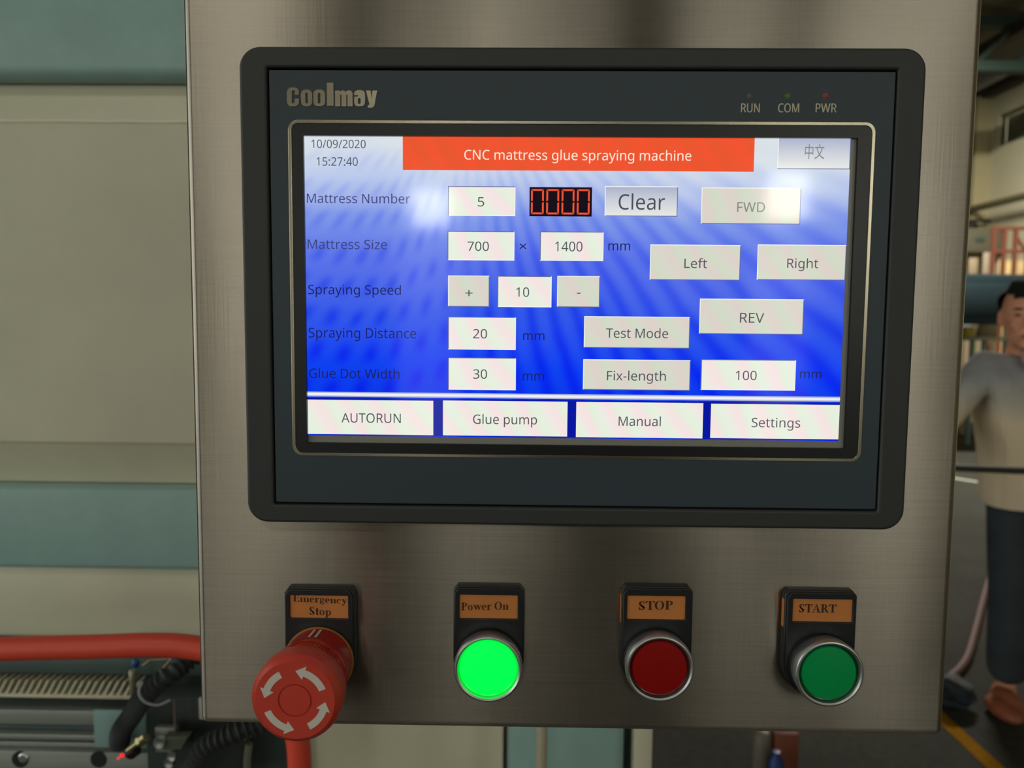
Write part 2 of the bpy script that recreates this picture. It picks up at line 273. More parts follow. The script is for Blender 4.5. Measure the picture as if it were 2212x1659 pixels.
 ':': (180, [89,-9,79,-8,69,-5,60,1,54,10,50,22,48,36,50,51,54,63,60,71,69,77,79,80,89,81,100,80,110,77,119,71,126,63,130,51,132,36,130,22,126,10,119,1,110,-5,100,-8,89,278,79,279,69,283,60,289,54,297,50,309,48,324,50,339,54,351,60,359,69,365,79,368,89,369,100,368,110,365,119,359,126,351,130,339,132,324,130,309,126,297,119,289,110,283,100,279], [35,37,36,34,37,35,34,38,37,33,38,34,33,39,38,32,39,33,32,40,39,31,40,32,31,41,40,30,41,31,30,42,41,29,42,30,29,43,42,29,44,43,28,44,29,27,44,28,27,45,44,26,45,27,26,46,45,25,46,26,25,47,46,24,47,25,11,13,12,10,13,11,10,14,13,9,14,10,9,15,14,8,15,9,8,16,15,8,17,16,7,17,8,7,18,17,6,18,7,5,18,6,5,19,18,4,19,5,4,20,19,3,20,4,3,21,20,2,21,3,2,22,21,1,22,2,1,23,22,0,23,1]),
 'A': (429, [0,0,187,482,242,482,428,0,366,0,308,148,118,148,61,0,138,202,290,202,236,347,235,352,233,358,230,367,227,376,224,386,221,396,218,405,216,413,214,419,210,405,207,392,203,378,199,366,196,356,193,347], [0,2,1,0,19,2,19,3,2,0,20,19,18,3,19,17,3,18,0,21,20,16,3,17,15,3,16,0,22,21,14,3,15,0,23,22,13,3,14,12,3,13,0,24,23,11,3,12,0,25,24,10,3,11,0,8,25,9,3,10,0,6,8,6,9,8,6,5,9,5,3,9,0,7,6,4,3,5]),
 'C': (424, [261,-7,215,-3,174,7,139,24,109,46,85,75,65,109,52,149,44,192,41,240,44,287,53,330,67,368,88,403,114,431,146,455,183,472,225,483,271,486,320,483,364,474,404,458,379,407,364,413,348,420,330,425,311,430,292,432,271,433,223,427,182,410,149,381,124,343,110,296,105,240,109,184,123,137,146,98,178,69,219,52,270,46,291,47,311,49,330,52,348,56,367,60,385,65,385,13,367,7,348,2,329,-2,309,-5,286,-6], [17,19,18,17,20,19,16,20,17,16,21,20,15,21,16,15,26,21,26,25,21,25,24,21,24,23,21,23,22,21,14,28,15,28,27,15,27,26,15,14,29,28,13,29,14,13,30,29,13,31,30,12,31,13,12,32,31,11,32,12,11,33,32,10,33,11,10,34,33,9,34,10,8,34,9,8,35,34,7,35,8,7,36,35,6,36,7,6,37,36,5,37,6,5,38,37,4,38,5,4,39,38,45,47,46,44,47,45,43,47,44,4,40,39,42,47,43,41,47,42,40,47,41,3,40,4,3,47,40,2,47,3,2,48,47,1,48,2,1,49,48,1,50,49,1,51,50,0,51,1,0,52,51]),
 'D': (490, [65,0,65,480,213,480,259,477,301,468,338,453,371,432,398,406,420,374,436,336,446,293,449,244,442,170,420,109,383,61,333,27,272,7,199,0,126,52,191,52,299,73,364,136,385,242,380,301,364,348,338,383,302,408,258,423,204,428,126,428], [0,29,1,29,2,1,29,3,2,29,4,3,29,5,4,29,6,5,29,28,6,28,27,6,27,7,6,0,18,29,26,7,27,25,7,26,25,8,7,24,8,25,24,9,8,23,9,24,23,10,9,22,10,23,22,11,10,22,12,11,21,12,22,21,13,12,20,13,21,20,14,13,19,14,20,19,15,14,0,19,18,0,15,19,0,16,15,0,17,16]),
 'E': (373, [65,0,65,480,333,480,333,426,126,426,126,277,321,277,321,224,126,224,126,53,333,53,333,0], [0,4,1,4,2,1,4,3,2,0,5,4,0,8,5,8,6,5,8,7,6,0,9,8,0,10,9,0,11,10]),
 'F': (349, [65,0,65,480,333,480,333,426,126,426,126,257,320,257,320,203,126,203,126,0], [0,4,1,4,2,1,4,3,2,0,5,4,0,8,5,8,6,5,8,7,6,0,9,8]),
 'G': (489, [271,-7,224,-3,182,7,145,23,114,46,88,74,67,108,53,148,44,191,41,240,44,288,54,331,71,370,93,404,121,433,155,456,195,473,240,483,289,486,316,485,341,483,366,479,389,473,411,466,433,458,410,406,392,413,373,419,352,425,331,430,309,432,286,433,233,427,188,410,152,381,125,343,109,296,104,240,106,203,112,169,123,139,137,112,157,89,181,70,210,57,245,48,285,46,305,46,323,47,338,49,353,51,366,54,379,57,379,199,273,199,273,253,439,253,439,18,413,10,387,4,361,-1,333,-4,303,-6], [17,19,18,17,20,19,17,21,20,16,21,17,16,22,21,16,23,22,15,23,16,15,24,23,15,29,24,29,28,24,28,27,24,27,26,24,26,25,24,14,31,15,31,30,15,30,29,15,14,32,31,13,32,14,13,33,32,13,34,33,12,34,13,12,35,34,11,35,12,11,36,35,10,36,11,10,37,36,9,37,10,54,56,55,54,53,56,53,57,56,8,37,9,8,38,37,8,39,38,52,57,53,7,39,8,7,40,39,6,40,7,6,41,40,6,42,41,5,42,6,5,43,42,4,43,5,4,44,43,51,57,52,4,45,44,50,57,51,49,57,50,48,57,49,4,46,45,47,57,48,46,57,47,3,46,4,3,57,46,2,57,3,2,58,57,2,59,58,1,59,2,1,60,59,1,61,60,0,61,1,0,62,61]),
 'L': (352, [65,0,65,480,126,480,126,54,335,54,335,0], [0,2,1,0,3,2,0,4,3,0,5,4]),
 'M': (609, [65,0,65,480,154,480,302,87,305,87,455,480,544,480,544,0,484,0,484,295,484,318,485,341,486,364,487,385,488,404,489,420,486,420,326,0,277,0,119,420,116,420,117,405,119,386,120,364,120,340,121,316,121,291,121,0], [0,20,1,20,2,1,20,19,2,19,3,2,4,16,5,16,6,5,16,15,6,15,7,6,0,21,20,18,3,19,4,17,16,14,7,15,0,22,21,13,7,14,0,23,22,12,7,13,0,24,23,11,7,12,10,7,11,0,25,24,9,7,10,0,26,25,8,7,9,0,27,26,18,4,3,18,17,4]),
 'N': (510, [65,0,65,480,135,480,391,83,394,83,393,91,393,102,392,115,391,130,391,145,390,162,389,178,389,194,389,209,389,480,445,480,445,0,375,0,118,398,116,398,117,381,118,362,119,340,120,316,121,292,121,268,121,0], [0,19,1,19,2,1,19,18,2,18,3,2,13,15,14,13,16,15,0,20,19,17,3,18,0,21,20,0,22,21,0,23,22,0,24,23,0,25,24,0,26,25,12,16,13,11,16,12,10,16,11,9,16,10,8,16,9,7,16,8,6,16,7,5,16,6,4,16,5,17,4,3,17,16,4]),
 'O': (525, [263,-7,216,-3,174,7,139,24,109,48,84,76,65,111,52,150,44,193,41,241,44,288,52,331,65,370,84,404,109,433,139,456,174,473,216,483,263,487,309,484,349,473,384,456,414,433,439,405,458,370,472,331,481,288,484,240,481,193,472,150,458,110,439,76,414,47,384,24,349,7,308,-3,263,46,312,51,352,69,382,98,403,137,416,184,420,240,416,297,403,344,382,382,352,411,313,428,263,434,214,428,174,411,143,382,122,344,109,297,105,240,109,184,122,137,143,98,173,69,213,51], [17,19,18,17,20,19,16,20,17,16,21,20,15,21,16,15,22,21,14,48,15,48,22,15,14,49,48,47,22,48,47,23,22,13,49,14,46,23,47,13,50,49,45,23,46,13,51,50,45,24,23,12,51,13,12,52,51,44,24,45,44,25,24,11,52,12,11,53,52,43,25,44,43,26,25,10,53,11,42,26,43,10,54,53,9,54,10,42,27,26,8,54,9,8,55,54,41,27,42,41,28,27,7,55,8,41,29,28,7,56,55,40,29,41,6,56,7,40,30,29,6,57,56,39,30,40,5,57,6,39,31,30,5,58,57,38,31,39,4,58,5,38,32,31,4,59,58,37,32,38,4,36,59,36,32,37,3,36,4,36,33,32,3,33,36,2,33,3,2,34,33,1,34,2,1,35,34,0,35,1]),
 'P': (406, [65,0,65,480,192,480,249,475,295,463,329,443,353,415,367,380,372,338,370,313,364,288,354,264,340,243,320,224,294,208,263,196,225,189,181,187,126,187,126,0,126,238,174,238,216,241,250,248,276,261,295,279,306,304,310,336,306,364,296,387,280,405,257,418,225,425,187,428,126,428], [0,34,1,34,2,1,34,3,2,34,4,3,34,5,4,34,33,5,33,32,5,32,6,5,0,20,34,31,6,32,30,6,31,30,7,6,29,7,30,28,7,29,28,8,7,27,8,28,27,9,8,26,9,27,26,10,9,25,10,26,25,11,10,24,11,25,24,12,11,23,12,24,22,12,23,22,13,12,21,13,22,0,18,20,18,21,20,18,13,21,18,14,13,18,15,14,18,16,15,18,17,16,0,19,18]),
 'R': (418, [65,0,65,480,197,480,252,476,296,464,329,446,353,419,367,385,372,343,370,319,366,298,358,279,348,264,336,250,322,239,307,229,292,221,276,215,408,0,337,0,221,198,126,198,126,0,126,249,197,249,233,252,261,259,283,272,298,290,307,313,310,340,306,369,297,391,281,407,259,418,230,425,194,427,126,427], [0,37,1,37,2,1,37,3,2,37,4,3,37,5,4,37,36,5,36,6,5,0,23,37,35,6,36,34,6,35,34,7,6,33,7,34,32,7,33,31,7,32,31,8,7,30,8,31,30,9,8,29,9,30,29,10,9,28,10,29,28,11,10,27,11,28,27,12,11,26,12,27,26,13,12,25,13,26,24,13,25,24,14,13,0,21,23,21,24,23,21,14,24,21,15,14,21,16,15,21,17,16,21,20,17,20,18,17,0,22,21,19,18,20]),
 'S': (369, [166,-7,140,-6,115,-4,91,-1,70,4,51,9,34,16,34,74,52,67,72,60,94,54,119,50,143,47,169,46,201,48,228,55,249,66,265,82,274,101,277,123,276,138,272,151,267,163,258,173,247,183,232,192,214,202,191,212,164,222,126,238,96,256,72,276,54,300,44,329,40,364,42,388,49,410,60,429,74,446,92,460,114,471,138,480,165,485,193,486,219,485,243,483,266,479,287,473,307,467,326,459,307,408,290,414,272,420,253,426,233,430,213,432,192,433,165,431,142,425,124,414,112,400,104,383,101,363,103,348,106,335,111,323,120,313,131,303,144,294,161,285,182,276,206,267,233,256,257,245,278,233,296,221,310,207,322,191,330,173,335,152,337,128,332,89,317,56,291,29,256,9,215,-3], [42,44,43,42,45,44,41,45,42,41,46,45,40,46,41,40,47,46,40,48,47,39,48,40,39,49,48,38,49,39,38,55,49,55,54,49,54,53,49,53,52,49,52,51,49,51,50,49,37,56,38,56,55,38,37,57,56,37,58,57,36,58,37,36,59,58,36,60,59,35,60,36,35,61,60,34,61,35,34,62,61,33,62,34,33,63,62,33,64,63,33,65,64,32,65,33,32,66,65,32,67,66,32,68,67,31,68,32,31,69,68,31,70,69,31,71,70,30,71,31,30,72,71,30,73,72,29,73,30,29,74,73,28,74,29,28,75,74,27,75,28,27,76,75,26,76,27,26,77,76,25,77,26,24,77,25,24,78,77,23,78,24,22,78,23,22,79,78,21,79,22,21,80,79,20,80,21,19,80,20,19,81,80,18,81,19,17,81,18,17,82,81,16,82,17,6,8,7,6,9,8,15,82,16,6,10,9,15,83,82,14,83,15,6,11,10,6,12,11,13,83,14,6,13,12,6,83,13,6,84,83,5,84,6,4,84,5,4,85,84,3,85,4,2,85,3,2,0,85,1,0,2]),
 'T': (373, [156,0,156,426,7,426,7,480,366,480,366,426,217,426,217,0], [2,4,3,2,5,4,1,5,2,0,6,1,6,5,1,0,7,6]),
 'U': (491, [243,-7,188,-1,143,15,107,42,81,78,66,121,60,171,60,480,121,480,121,169,124,133,135,102,152,78,176,60,208,49,246,46,286,50,317,61,341,80,357,106,367,135,370,169,370,480,430,480,430,169,428,137,421,107,410,80,394,55,373,34,348,16,318,4,283,-4], [6,8,7,6,9,8,21,23,22,21,24,23,5,9,6,20,24,21,20,25,24,5,10,9,20,26,25,19,26,20,5,11,10,4,11,5,19,27,26,18,27,19,4,12,11,17,27,18,17,28,27,3,12,4,3,13,12,16,28,17,3,14,13,16,29,28,15,29,16,3,15,14,3,29,15,2,29,3,2,30,29,2,31,30,1,31,2,1,32,31,0,32,1]),
 'V': (403, [171,0,0,480,63,480,171,172,178,153,184,134,189,117,194,100,198,83,201,67,205,83,209,100,214,117,219,135,225,154,232,173,339,480,403,480,232,0], [0,2,1,0,3,2,15,17,16,15,18,17,14,18,15,0,4,3,13,18,14,0,5,4,12,18,13,0,6,5,11,18,12,0,7,6,10,18,11,0,8,7,9,18,10,0,9,8,0,18,9]),
 'W': (625, [135,0,8,480,71,480,146,187,151,166,155,146,160,127,163,108,166,90,169,73,171,91,175,110,179,130,183,150,188,170,194,190,279,480,341,480,429,188,435,167,440,147,445,127,449,107,453,89,455,73,458,90,461,108,465,127,469,146,474,167,479,187,553,480,616,480,488,0,427,0,334,314,330,327,327,340,323,353,320,366,317,377,314,388,312,397,311,404,310,409,309,401,306,389,303,372,298,352,293,333,287,312,196,0], [0,2,1,0,3,2,15,17,16,15,44,17,44,18,17,30,32,31,30,33,32,15,45,44,43,18,44,42,18,43,15,46,45,41,18,42,15,47,46,40,18,41,39,18,40,15,48,47,38,18,39,37,18,38,15,49,48,36,18,37,15,50,49,35,18,36,34,18,35,15,51,50,14,51,15,34,19,18,29,33,30,0,4,3,13,51,14,34,20,19,28,33,29,0,5,4,12,51,13,34,21,20,0,6,5,27,33,28,11,51,12,0,7,6,34,22,21,26,33,27,10,51,11,0,8,7,25,33,26,34,23,22,9,51,10,0,9,8,24,33,25,34,24,23,0,51,9,34,33,24]),
 'a': (377, [144,-7,114,-4,86,5,63,19,45,40,34,67,31,100,36,133,50,161,73,183,106,200,150,210,203,215,265,217,265,238,262,265,256,286,245,301,230,311,212,316,190,318,172,317,154,315,136,310,120,304,104,298,89,291,71,335,87,343,106,350,126,357,148,362,170,365,193,366,233,363,266,353,291,337,308,314,319,283,322,245,322,0,279,0,268,51,265,51,249,33,233,19,216,7,196,0,173,-5,158,41,187,44,212,52,234,66,251,86,261,112,264,144,264,176,211,174,171,170,140,163,118,152,103,138,95,121,92,99,94,81,100,66,110,55,124,47,140,43], [32,34,33,31,34,32,31,35,34,30,35,31,29,35,30,29,36,35,28,36,29,27,36,28,27,37,36,26,25,27,25,24,27,24,23,27,23,22,27,22,21,27,21,20,27,20,37,27,19,37,20,18,37,19,18,38,37,17,38,18,16,38,17,15,38,16,15,39,38,14,39,15,14,40,39,13,40,14,12,56,13,56,40,13,11,56,12,10,56,11,9,56,10,8,57,9,57,56,9,55,40,56,8,58,57,8,59,58,8,60,59,7,60,8,7,61,60,54,40,55,7,62,61,6,62,7,6,63,62,53,40,54,5,63,6,5,64,63,52,42,53,42,40,53,5,65,64,4,65,5,4,66,65,51,42,52,4,67,66,50,43,51,43,42,51,50,44,43,41,40,42,4,68,67,49,44,50,4,49,68,4,44,49,3,44,4,3,45,44,2,45,3,2,46,45,2,47,46,1,47,2,1,48,47,0,48,1]),
 'b': (413, [228,-7,201,-5,178,0,158,9,142,20,128,32,116,46,111,46,99,0,57,0,57,510,116,510,116,386,116,371,116,357,115,344,114,331,114,321,113,312,116,312,128,327,142,339,158,351,178,359,201,364,228,366,269,361,305,345,335,319,358,283,372,237,376,180,372,123,358,77,335,40,305,14,269,-1,219,42,248,46,273,58,291,78,304,105,312,139,315,181,304,256,272,302,218,317,183,313,157,302,138,284,126,258,119,224,116,182,116,179,119,138,126,105,138,78,157,58,184,46], [9,11,10,9,12,11,9,13,12,9,14,13,24,26,25,23,26,24,23,27,26,22,27,23,9,15,14,21,27,22,21,28,27,9,16,15,20,28,21,9,17,16,19,46,20,46,28,20,9,18,17,46,29,28,19,47,46,45,29,46,19,48,47,9,19,18,9,50,19,50,49,19,49,48,19,44,29,45,44,30,29,9,51,50,43,30,44,43,31,30,9,52,51,9,53,52,42,31,43,42,32,31,9,54,53,41,32,42,9,55,54,41,33,32,40,33,41,9,56,55,39,33,40,9,7,56,7,57,56,39,34,33,38,34,39,7,58,57,37,34,38,7,6,58,6,37,58,9,8,7,5,37,6,5,34,37,5,35,34,4,35,5,3,35,4,3,36,35,2,36,3,1,36,2,1,0,36]),
 'c': (322, [201,-7,171,-5,143,2,117,13,93,28,74,48,58,73,46,103,39,138,37,178,39,220,47,256,59,286,76,311,96,332,119,347,146,358,174,365,206,367,224,366,241,364,259,361,275,357,288,352,300,347,282,298,271,302,258,306,244,310,230,313,217,314,204,315,145,300,110,254,98,179,101,139,110,105,124,79,144,60,170,48,201,44,220,45,237,47,253,50,267,55,281,60,294,65,294,13,282,7,268,2,254,-2,239,-4,221,-6], [17,19,18,17,20,19,16,20,17,16,21,20,16,22,21,15,22,16,15,23,22,15,24,23,14,24,15,14,29,24,29,28,24,28,27,24,27,26,24,26,25,24,13,31,14,31,30,14,30,29,14,13,32,31,12,32,13,12,33,32,11,33,12,10,33,11,10,34,33,9,34,10,9,35,34,8,35,9,8,36,35,7,36,8,7,37,36,6,37,7,6,38,37,5,38,6,45,47,46,5,39,38,44,47,45,43,47,44,42,47,43,4,39,5,4,40,39,41,47,42,40,47,41,4,47,40,3,47,4,2,47,3,2,48,47,2,49,48,2,50,49,1,50,2,1,51,50,1,52,51,0,52,1]),
 'd': (413, [185,-7,143,-2,107,14,77,40,55,76,41,123,37,179,41,236,55,283,78,319,108,346,144,361,185,367,211,365,234,360,254,351,270,340,285,328,297,314,301,314,300,320,300,329,299,339,298,350,297,359,297,367,297,510,356,510,356,0,308,0,300,48,297,48,285,34,271,21,254,9,234,0,211,-5,194,42,228,46,255,56,274,74,287,98,295,129,298,168,298,179,295,220,288,254,275,282,256,302,229,314,193,318,164,313,140,301,122,280,109,252,101,218,98,178,101,138,109,105,122,78,141,58,165,46], [25,27,26,25,28,27,11,13,12,24,28,25,11,14,13,10,14,11,10,15,14,23,28,24,10,16,15,22,28,23,9,16,10,9,17,16,21,28,22,20,28,21,9,50,17,50,18,17,19,28,20,8,51,9,51,50,9,49,18,50,48,18,49,48,19,18,48,47,19,47,46,19,46,28,19,8,52,51,8,53,52,7,53,8,7,54,53,45,28,46,7,55,54,6,55,7,44,28,45,6,56,55,5,56,6,43,28,44,5,57,56,42,28,43,5,58,57,41,28,42,4,58,5,4,59,58,40,28,41,4,60,59,3,60,4,39,30,40,30,28,40,3,61,60,38,31,39,31,30,39,38,32,31,29,28,30,3,37,61,37,32,38,3,32,37,2,32,3,2,33,32,2,34,33,1,34,2,1,35,34,1,36,35,0,36,1]),
 'e': (379, [210,-7,177,-4,147,3,120,14,96,30,75,51,59,76,47,106,39,140,37,177,39,215,46,249,57,279,72,305,90,326,112,344,138,357,166,364,196,367,226,364,252,358,276,347,296,331,313,312,327,290,337,264,343,235,345,204,345,169,98,169,102,131,113,100,129,76,152,58,180,47,213,44,235,44,255,46,274,50,292,55,310,61,328,69,328,17,310,9,292,4,274,-1,255,-4,234,-6,99,216,283,216,280,244,273,269,262,290,245,306,223,315,195,318,169,315,147,306,129,291,114,271,105,245], [17,19,18,17,20,19,16,20,17,16,21,20,15,21,16,15,22,21,14,22,15,14,23,22,13,55,14,55,23,14,13,56,55,54,23,55,13,57,56,53,23,54,53,24,23,13,58,57,52,24,53,12,58,13,12,59,58,51,24,52,51,25,24,11,59,12,11,60,59,50,25,51,50,26,25,10,60,11,10,48,60,49,26,50,49,27,26,10,49,48,10,27,49,9,27,10,9,28,27,8,29,9,29,28,9,8,30,29,7,30,8,7,31,30,6,31,7,6,32,31,5,32,6,5,33,32,40,42,41,39,42,40,5,34,33,38,42,39,4,34,5,37,42,38,4,35,34,36,42,37,35,42,36,4,42,35,3,42,4,3,43,42,2,43,3,2,44,43,2,45,44,1,45,2,1,46,45,1,47,46,0,47,1]),
 'f': (231, [73,0,73,314,10,314,10,342,73,362,73,383,77,425,87,458,104,483,127,500,156,510,190,514,204,513,217,512,229,510,241,507,251,505,260,502,244,455,237,458,229,460,220,462,210,464,201,465,191,465,173,463,158,457,147,446,139,430,134,409,132,383,132,360,223,360,223,314,132,314,132,0], [10,12,11,10,13,12,10,14,13,9,14,10,9,15,14,9,16,15,9,17,16,9,18,17,8,22,9,22,21,9,21,20,9,20,19,9,19,18,9,7,24,8,24,23,8,23,22,8,7,25,24,7,26,25,6,26,7,6,27,26,6,28,27,6,29,28,5,29,6,5,30,29,5,31,30,4,31,5,3,31,4,3,32,31,3,33,32,2,33,3,1,33,2,0,34,1,34,33,1,0,35,34]),
 'g': (413, [195,-161,145,-159,102,-151,65,-138,65,-84,103,-100,148,-109,198,-112,227,-109,251,-100,271,-85,286,-65,295,-40,298,-11,298,3,298,10,298,17,298,27,299,36,299,43,300,48,297,48,268,17,231,-1,185,-7,142,-1,106,15,76,42,54,79,41,125,37,179,41,233,54,278,76,316,106,344,142,361,185,367,208,365,229,361,249,353,267,343,283,329,298,312,301,312,309,360,356,360,356,-6,352,-53,338,-92,317,-122,286,-144,245,-157,194,42,227,45,253,55,273,71,287,94,295,126,298,165,298,179,295,224,287,259,273,285,252,303,226,313,193,317,165,313,142,301,123,281,109,254,101,220,98,179,101,138,109,104,123,77,141,57,165,46], [35,37,36,35,38,37,34,38,35,34,39,38,43,45,44,43,46,45,34,40,39,33,40,34,33,41,40,33,65,41,65,42,41,33,66,65,64,42,65,32,66,33,63,42,64,32,67,66,63,43,42,63,62,43,62,61,43,61,46,43,32,68,67,32,69,68,31,69,32,60,46,61,31,70,69,30,70,31,59,46,60,30,71,70,29,71,30,58,46,59,29,72,71,57,46,58,29,73,72,56,46,57,28,73,29,28,74,73,55,20,56,20,46,56,27,74,28,27,75,74,54,20,55,27,76,75,53,21,54,21,20,54,53,22,21,19,46,20,27,52,76,52,22,53,18,46,19,26,52,27,26,22,52,17,46,18,16,46,17,26,23,22,15,46,16,25,23,26,14,46,15,13,46,14,25,24,23,13,47,46,12,47,13,11,47,12,11,48,47,10,48,11,3,5,4,9,48,10,9,49,48,3,6,5,8,49,9,3,7,6,7,49,8,3,49,7,3,50,49,2,50,3,2,51,50,1,51,2,1,0,51]),
 'h': (415, [57,0,57,510,116,510,116,361,116,343,115,326,113,310,117,310,130,327,146,341,164,352,185,360,206,364,229,366,269,363,302,352,328,335,346,310,357,276,361,234,361,0,302,0,302,230,293,278,266,307,222,317,186,313,158,302,139,283,126,257,119,225,116,186,116,0], [0,2,1,0,3,2,12,14,13,11,14,12,11,15,14,0,4,3,10,15,11,10,16,15,9,16,10,0,5,4,8,16,9,8,17,16,7,25,8,25,17,8,0,6,5,7,26,25,24,17,25,7,27,26,0,7,6,0,29,7,29,28,7,28,27,7,24,18,17,23,18,24,22,18,23,22,19,18,0,30,29,22,20,19,21,20,22,0,31,30,0,32,31]),
 'i': (173, [57,0,57,360,116,360,116,0,87,420,78,421,70,424,62,429,57,436,54,446,52,457,54,469,57,479,62,486,70,491,78,494,87,495,96,494,104,491,111,486,117,479,120,469,122,457,120,446,117,436,111,429,104,424,96,421], [15,17,16,14,17,15,14,18,17,13,18,14,13,19,18,12,19,13,12,20,19,11,20,12,11,21,20,10,21,11,10,22,21,9,22,10,9,23,22,8,23,9,8,24,23,7,24,8,7,25,24,6,25,7,6,26,25,5,26,6,5,27,26,4,27,5,0,2,1,0,3,2]),
 'l': (173, [57,0,57,510,116,510,116,0], [0,2,1,0,3,2]),
 'm': (628, [57,0,57,360,105,360,113,311,117,311,129,328,144,342,162,353,182,361,202,365,223,367,273,360,310,340,333,306,336,306,350,325,366,340,386,352,407,360,429,365,452,367,489,363,520,353,543,335,560,310,570,277,574,234,574,0,515,0,515,232,507,279,483,308,442,317,410,314,385,304,367,287,355,264,347,234,345,199,345,0,286,0,286,232,278,279,253,308,212,317,180,313,155,302,137,283,125,258,118,226,116,187,116,0], [9,11,10,19,21,20,8,11,9,18,21,19,18,22,21,7,11,8,17,22,18,0,2,1,0,3,2,7,12,11,6,12,7,17,23,22,16,23,17,5,12,6,15,23,16,5,13,12,15,24,23,4,44,5,44,13,5,14,32,15,32,24,15,4,45,44,43,13,44,14,33,32,31,24,32,14,34,33,4,46,45,0,4,3,0,48,4,48,47,4,47,46,4,31,25,24,42,13,43,30,25,31,42,14,13,42,34,14,42,35,34,42,36,35,41,36,42,29,25,30,29,26,25,41,37,36,0,49,48,29,27,26,41,38,37,40,38,41,28,27,29,0,50,49,40,39,38,0,51,50]),
 'n': (415, [57,0,57,360,105,360,113,311,117,311,130,328,146,342,165,353,186,361,208,365,230,367,270,363,302,353,328,335,346,310,357,277,361,234,361,0,302,0,302,230,293,278,266,307,222,317,186,313,158,302,139,283,126,258,119,226,116,187,116,0], [9,11,10,8,11,9,8,12,11,7,12,8,0,2,1,0,3,2,6,12,7,6,13,12,5,13,6,5,14,13,4,22,5,22,14,5,4,23,22,21,14,22,4,24,23,0,4,3,0,26,4,26,25,4,25,24,4,21,15,14,20,15,21,19,15,20,19,16,15,0,27,26,19,17,16,18,17,19,0,28,27,0,29,28]),
 'o': (406, [202,-7,172,-4,143,3,117,15,94,32,75,53,58,79,46,109,39,143,37,181,42,236,57,282,82,318,116,345,156,361,204,367,236,364,264,357,290,345,314,328,333,307,349,282,361,252,368,218,370,181,365,126,350,79,325,42,291,15,250,-1,203,42,237,46,263,59,283,80,298,107,306,141,309,181,306,220,298,253,283,281,263,301,236,313,203,317,169,313,143,301,123,281,109,253,101,220,98,181,101,141,109,107,123,80,143,59,170,46], [14,16,15,14,17,16,13,17,14,13,18,17,12,18,13,12,19,18,12,42,19,42,20,19,11,43,12,43,42,12,41,20,42,11,44,43,40,20,41,40,21,20,11,45,44,39,21,40,39,22,21,10,45,11,10,46,45,38,22,39,10,47,46,37,22,38,37,23,22,9,47,10,36,23,37,9,48,47,36,24,23,8,48,9,8,49,48,35,24,36,35,25,24,7,49,8,7,50,49,34,25,35,34,26,25,6,50,7,6,51,50,33,26,34,6,52,51,32,26,33,32,27,26,5,52,6,5,53,52,31,27,32,4,53,5,4,30,53,30,27,31,4,27,30,4,28,27,3,28,4,2,28,3,2,29,28,1,29,2,1,0,29]),
 'p': (413, [57,-161,57,360,105,360,113,311,116,311,128,326,142,339,158,351,178,360,201,365,228,367,270,362,305,346,335,320,358,284,372,238,376,181,372,124,358,78,335,41,305,14,269,-1,228,-7,202,-5,179,0,159,9,142,20,128,32,116,46,112,46,113,37,114,28,115,17,116,6,116,-4,116,-13,116,-161,219,42,240,44,258,50,273,60,286,74,296,90,305,110,310,132,314,155,315,181,312,220,304,253,291,280,272,301,248,313,218,317,185,314,159,303,140,286,127,262,119,231,116,192,116,181,119,140,126,106,138,78,157,58,184,46], [9,11,10,8,11,9,8,12,11,0,2,1,0,3,2,7,12,8,6,12,7,6,13,12,5,13,6,4,52,5,52,13,5,52,51,13,51,14,13,4,53,52,4,54,53,50,14,51,0,4,3,0,57,4,57,56,4,56,55,4,55,54,4,49,14,50,49,15,14,48,15,49,47,15,48,47,16,15,0,58,57,46,16,47,0,59,58,45,16,46,0,60,59,45,17,16,44,17,45,0,61,60,43,17,44,43,18,17,42,18,43,0,29,61,29,62,61,41,18,42,29,63,62,41,19,18,40,19,41,39,19,40,29,64,63,38,19,39,29,28,64,28,37,64,0,30,29,27,37,28,37,19,38,27,19,37,27,20,19,0,31,30,26,20,27,0,32,31,25,20,26,0,33,32,25,21,20,24,21,25,0,34,33,23,21,24,23,22,21,0,35,34,0,36,35]),
 'r': (277, [57,0,57,360,105,360,112,294,115,294,128,313,143,330,160,345,179,357,201,364,225,367,232,367,239,366,247,366,254,365,261,364,267,363,260,308,254,310,248,311,241,312,234,312,227,313,221,313,203,311,186,306,169,298,154,286,141,272,131,256,123,236,118,215,116,192,116,0], [9,11,10,9,12,11,9,13,12,9,14,13,9,15,14,8,15,9,8,16,15,8,17,16,0,2,1,0,3,2,7,17,8,6,18,7,18,17,7,5,23,6,23,22,6,22,21,6,21,20,6,20,19,6,19,18,6,4,24,5,24,23,5,4,25,24,4,26,25,4,27,26,0,4,3,0,30,4,30,29,4,29,28,4,28,27,4,0,31,30,0,32,31,0,33,32]),
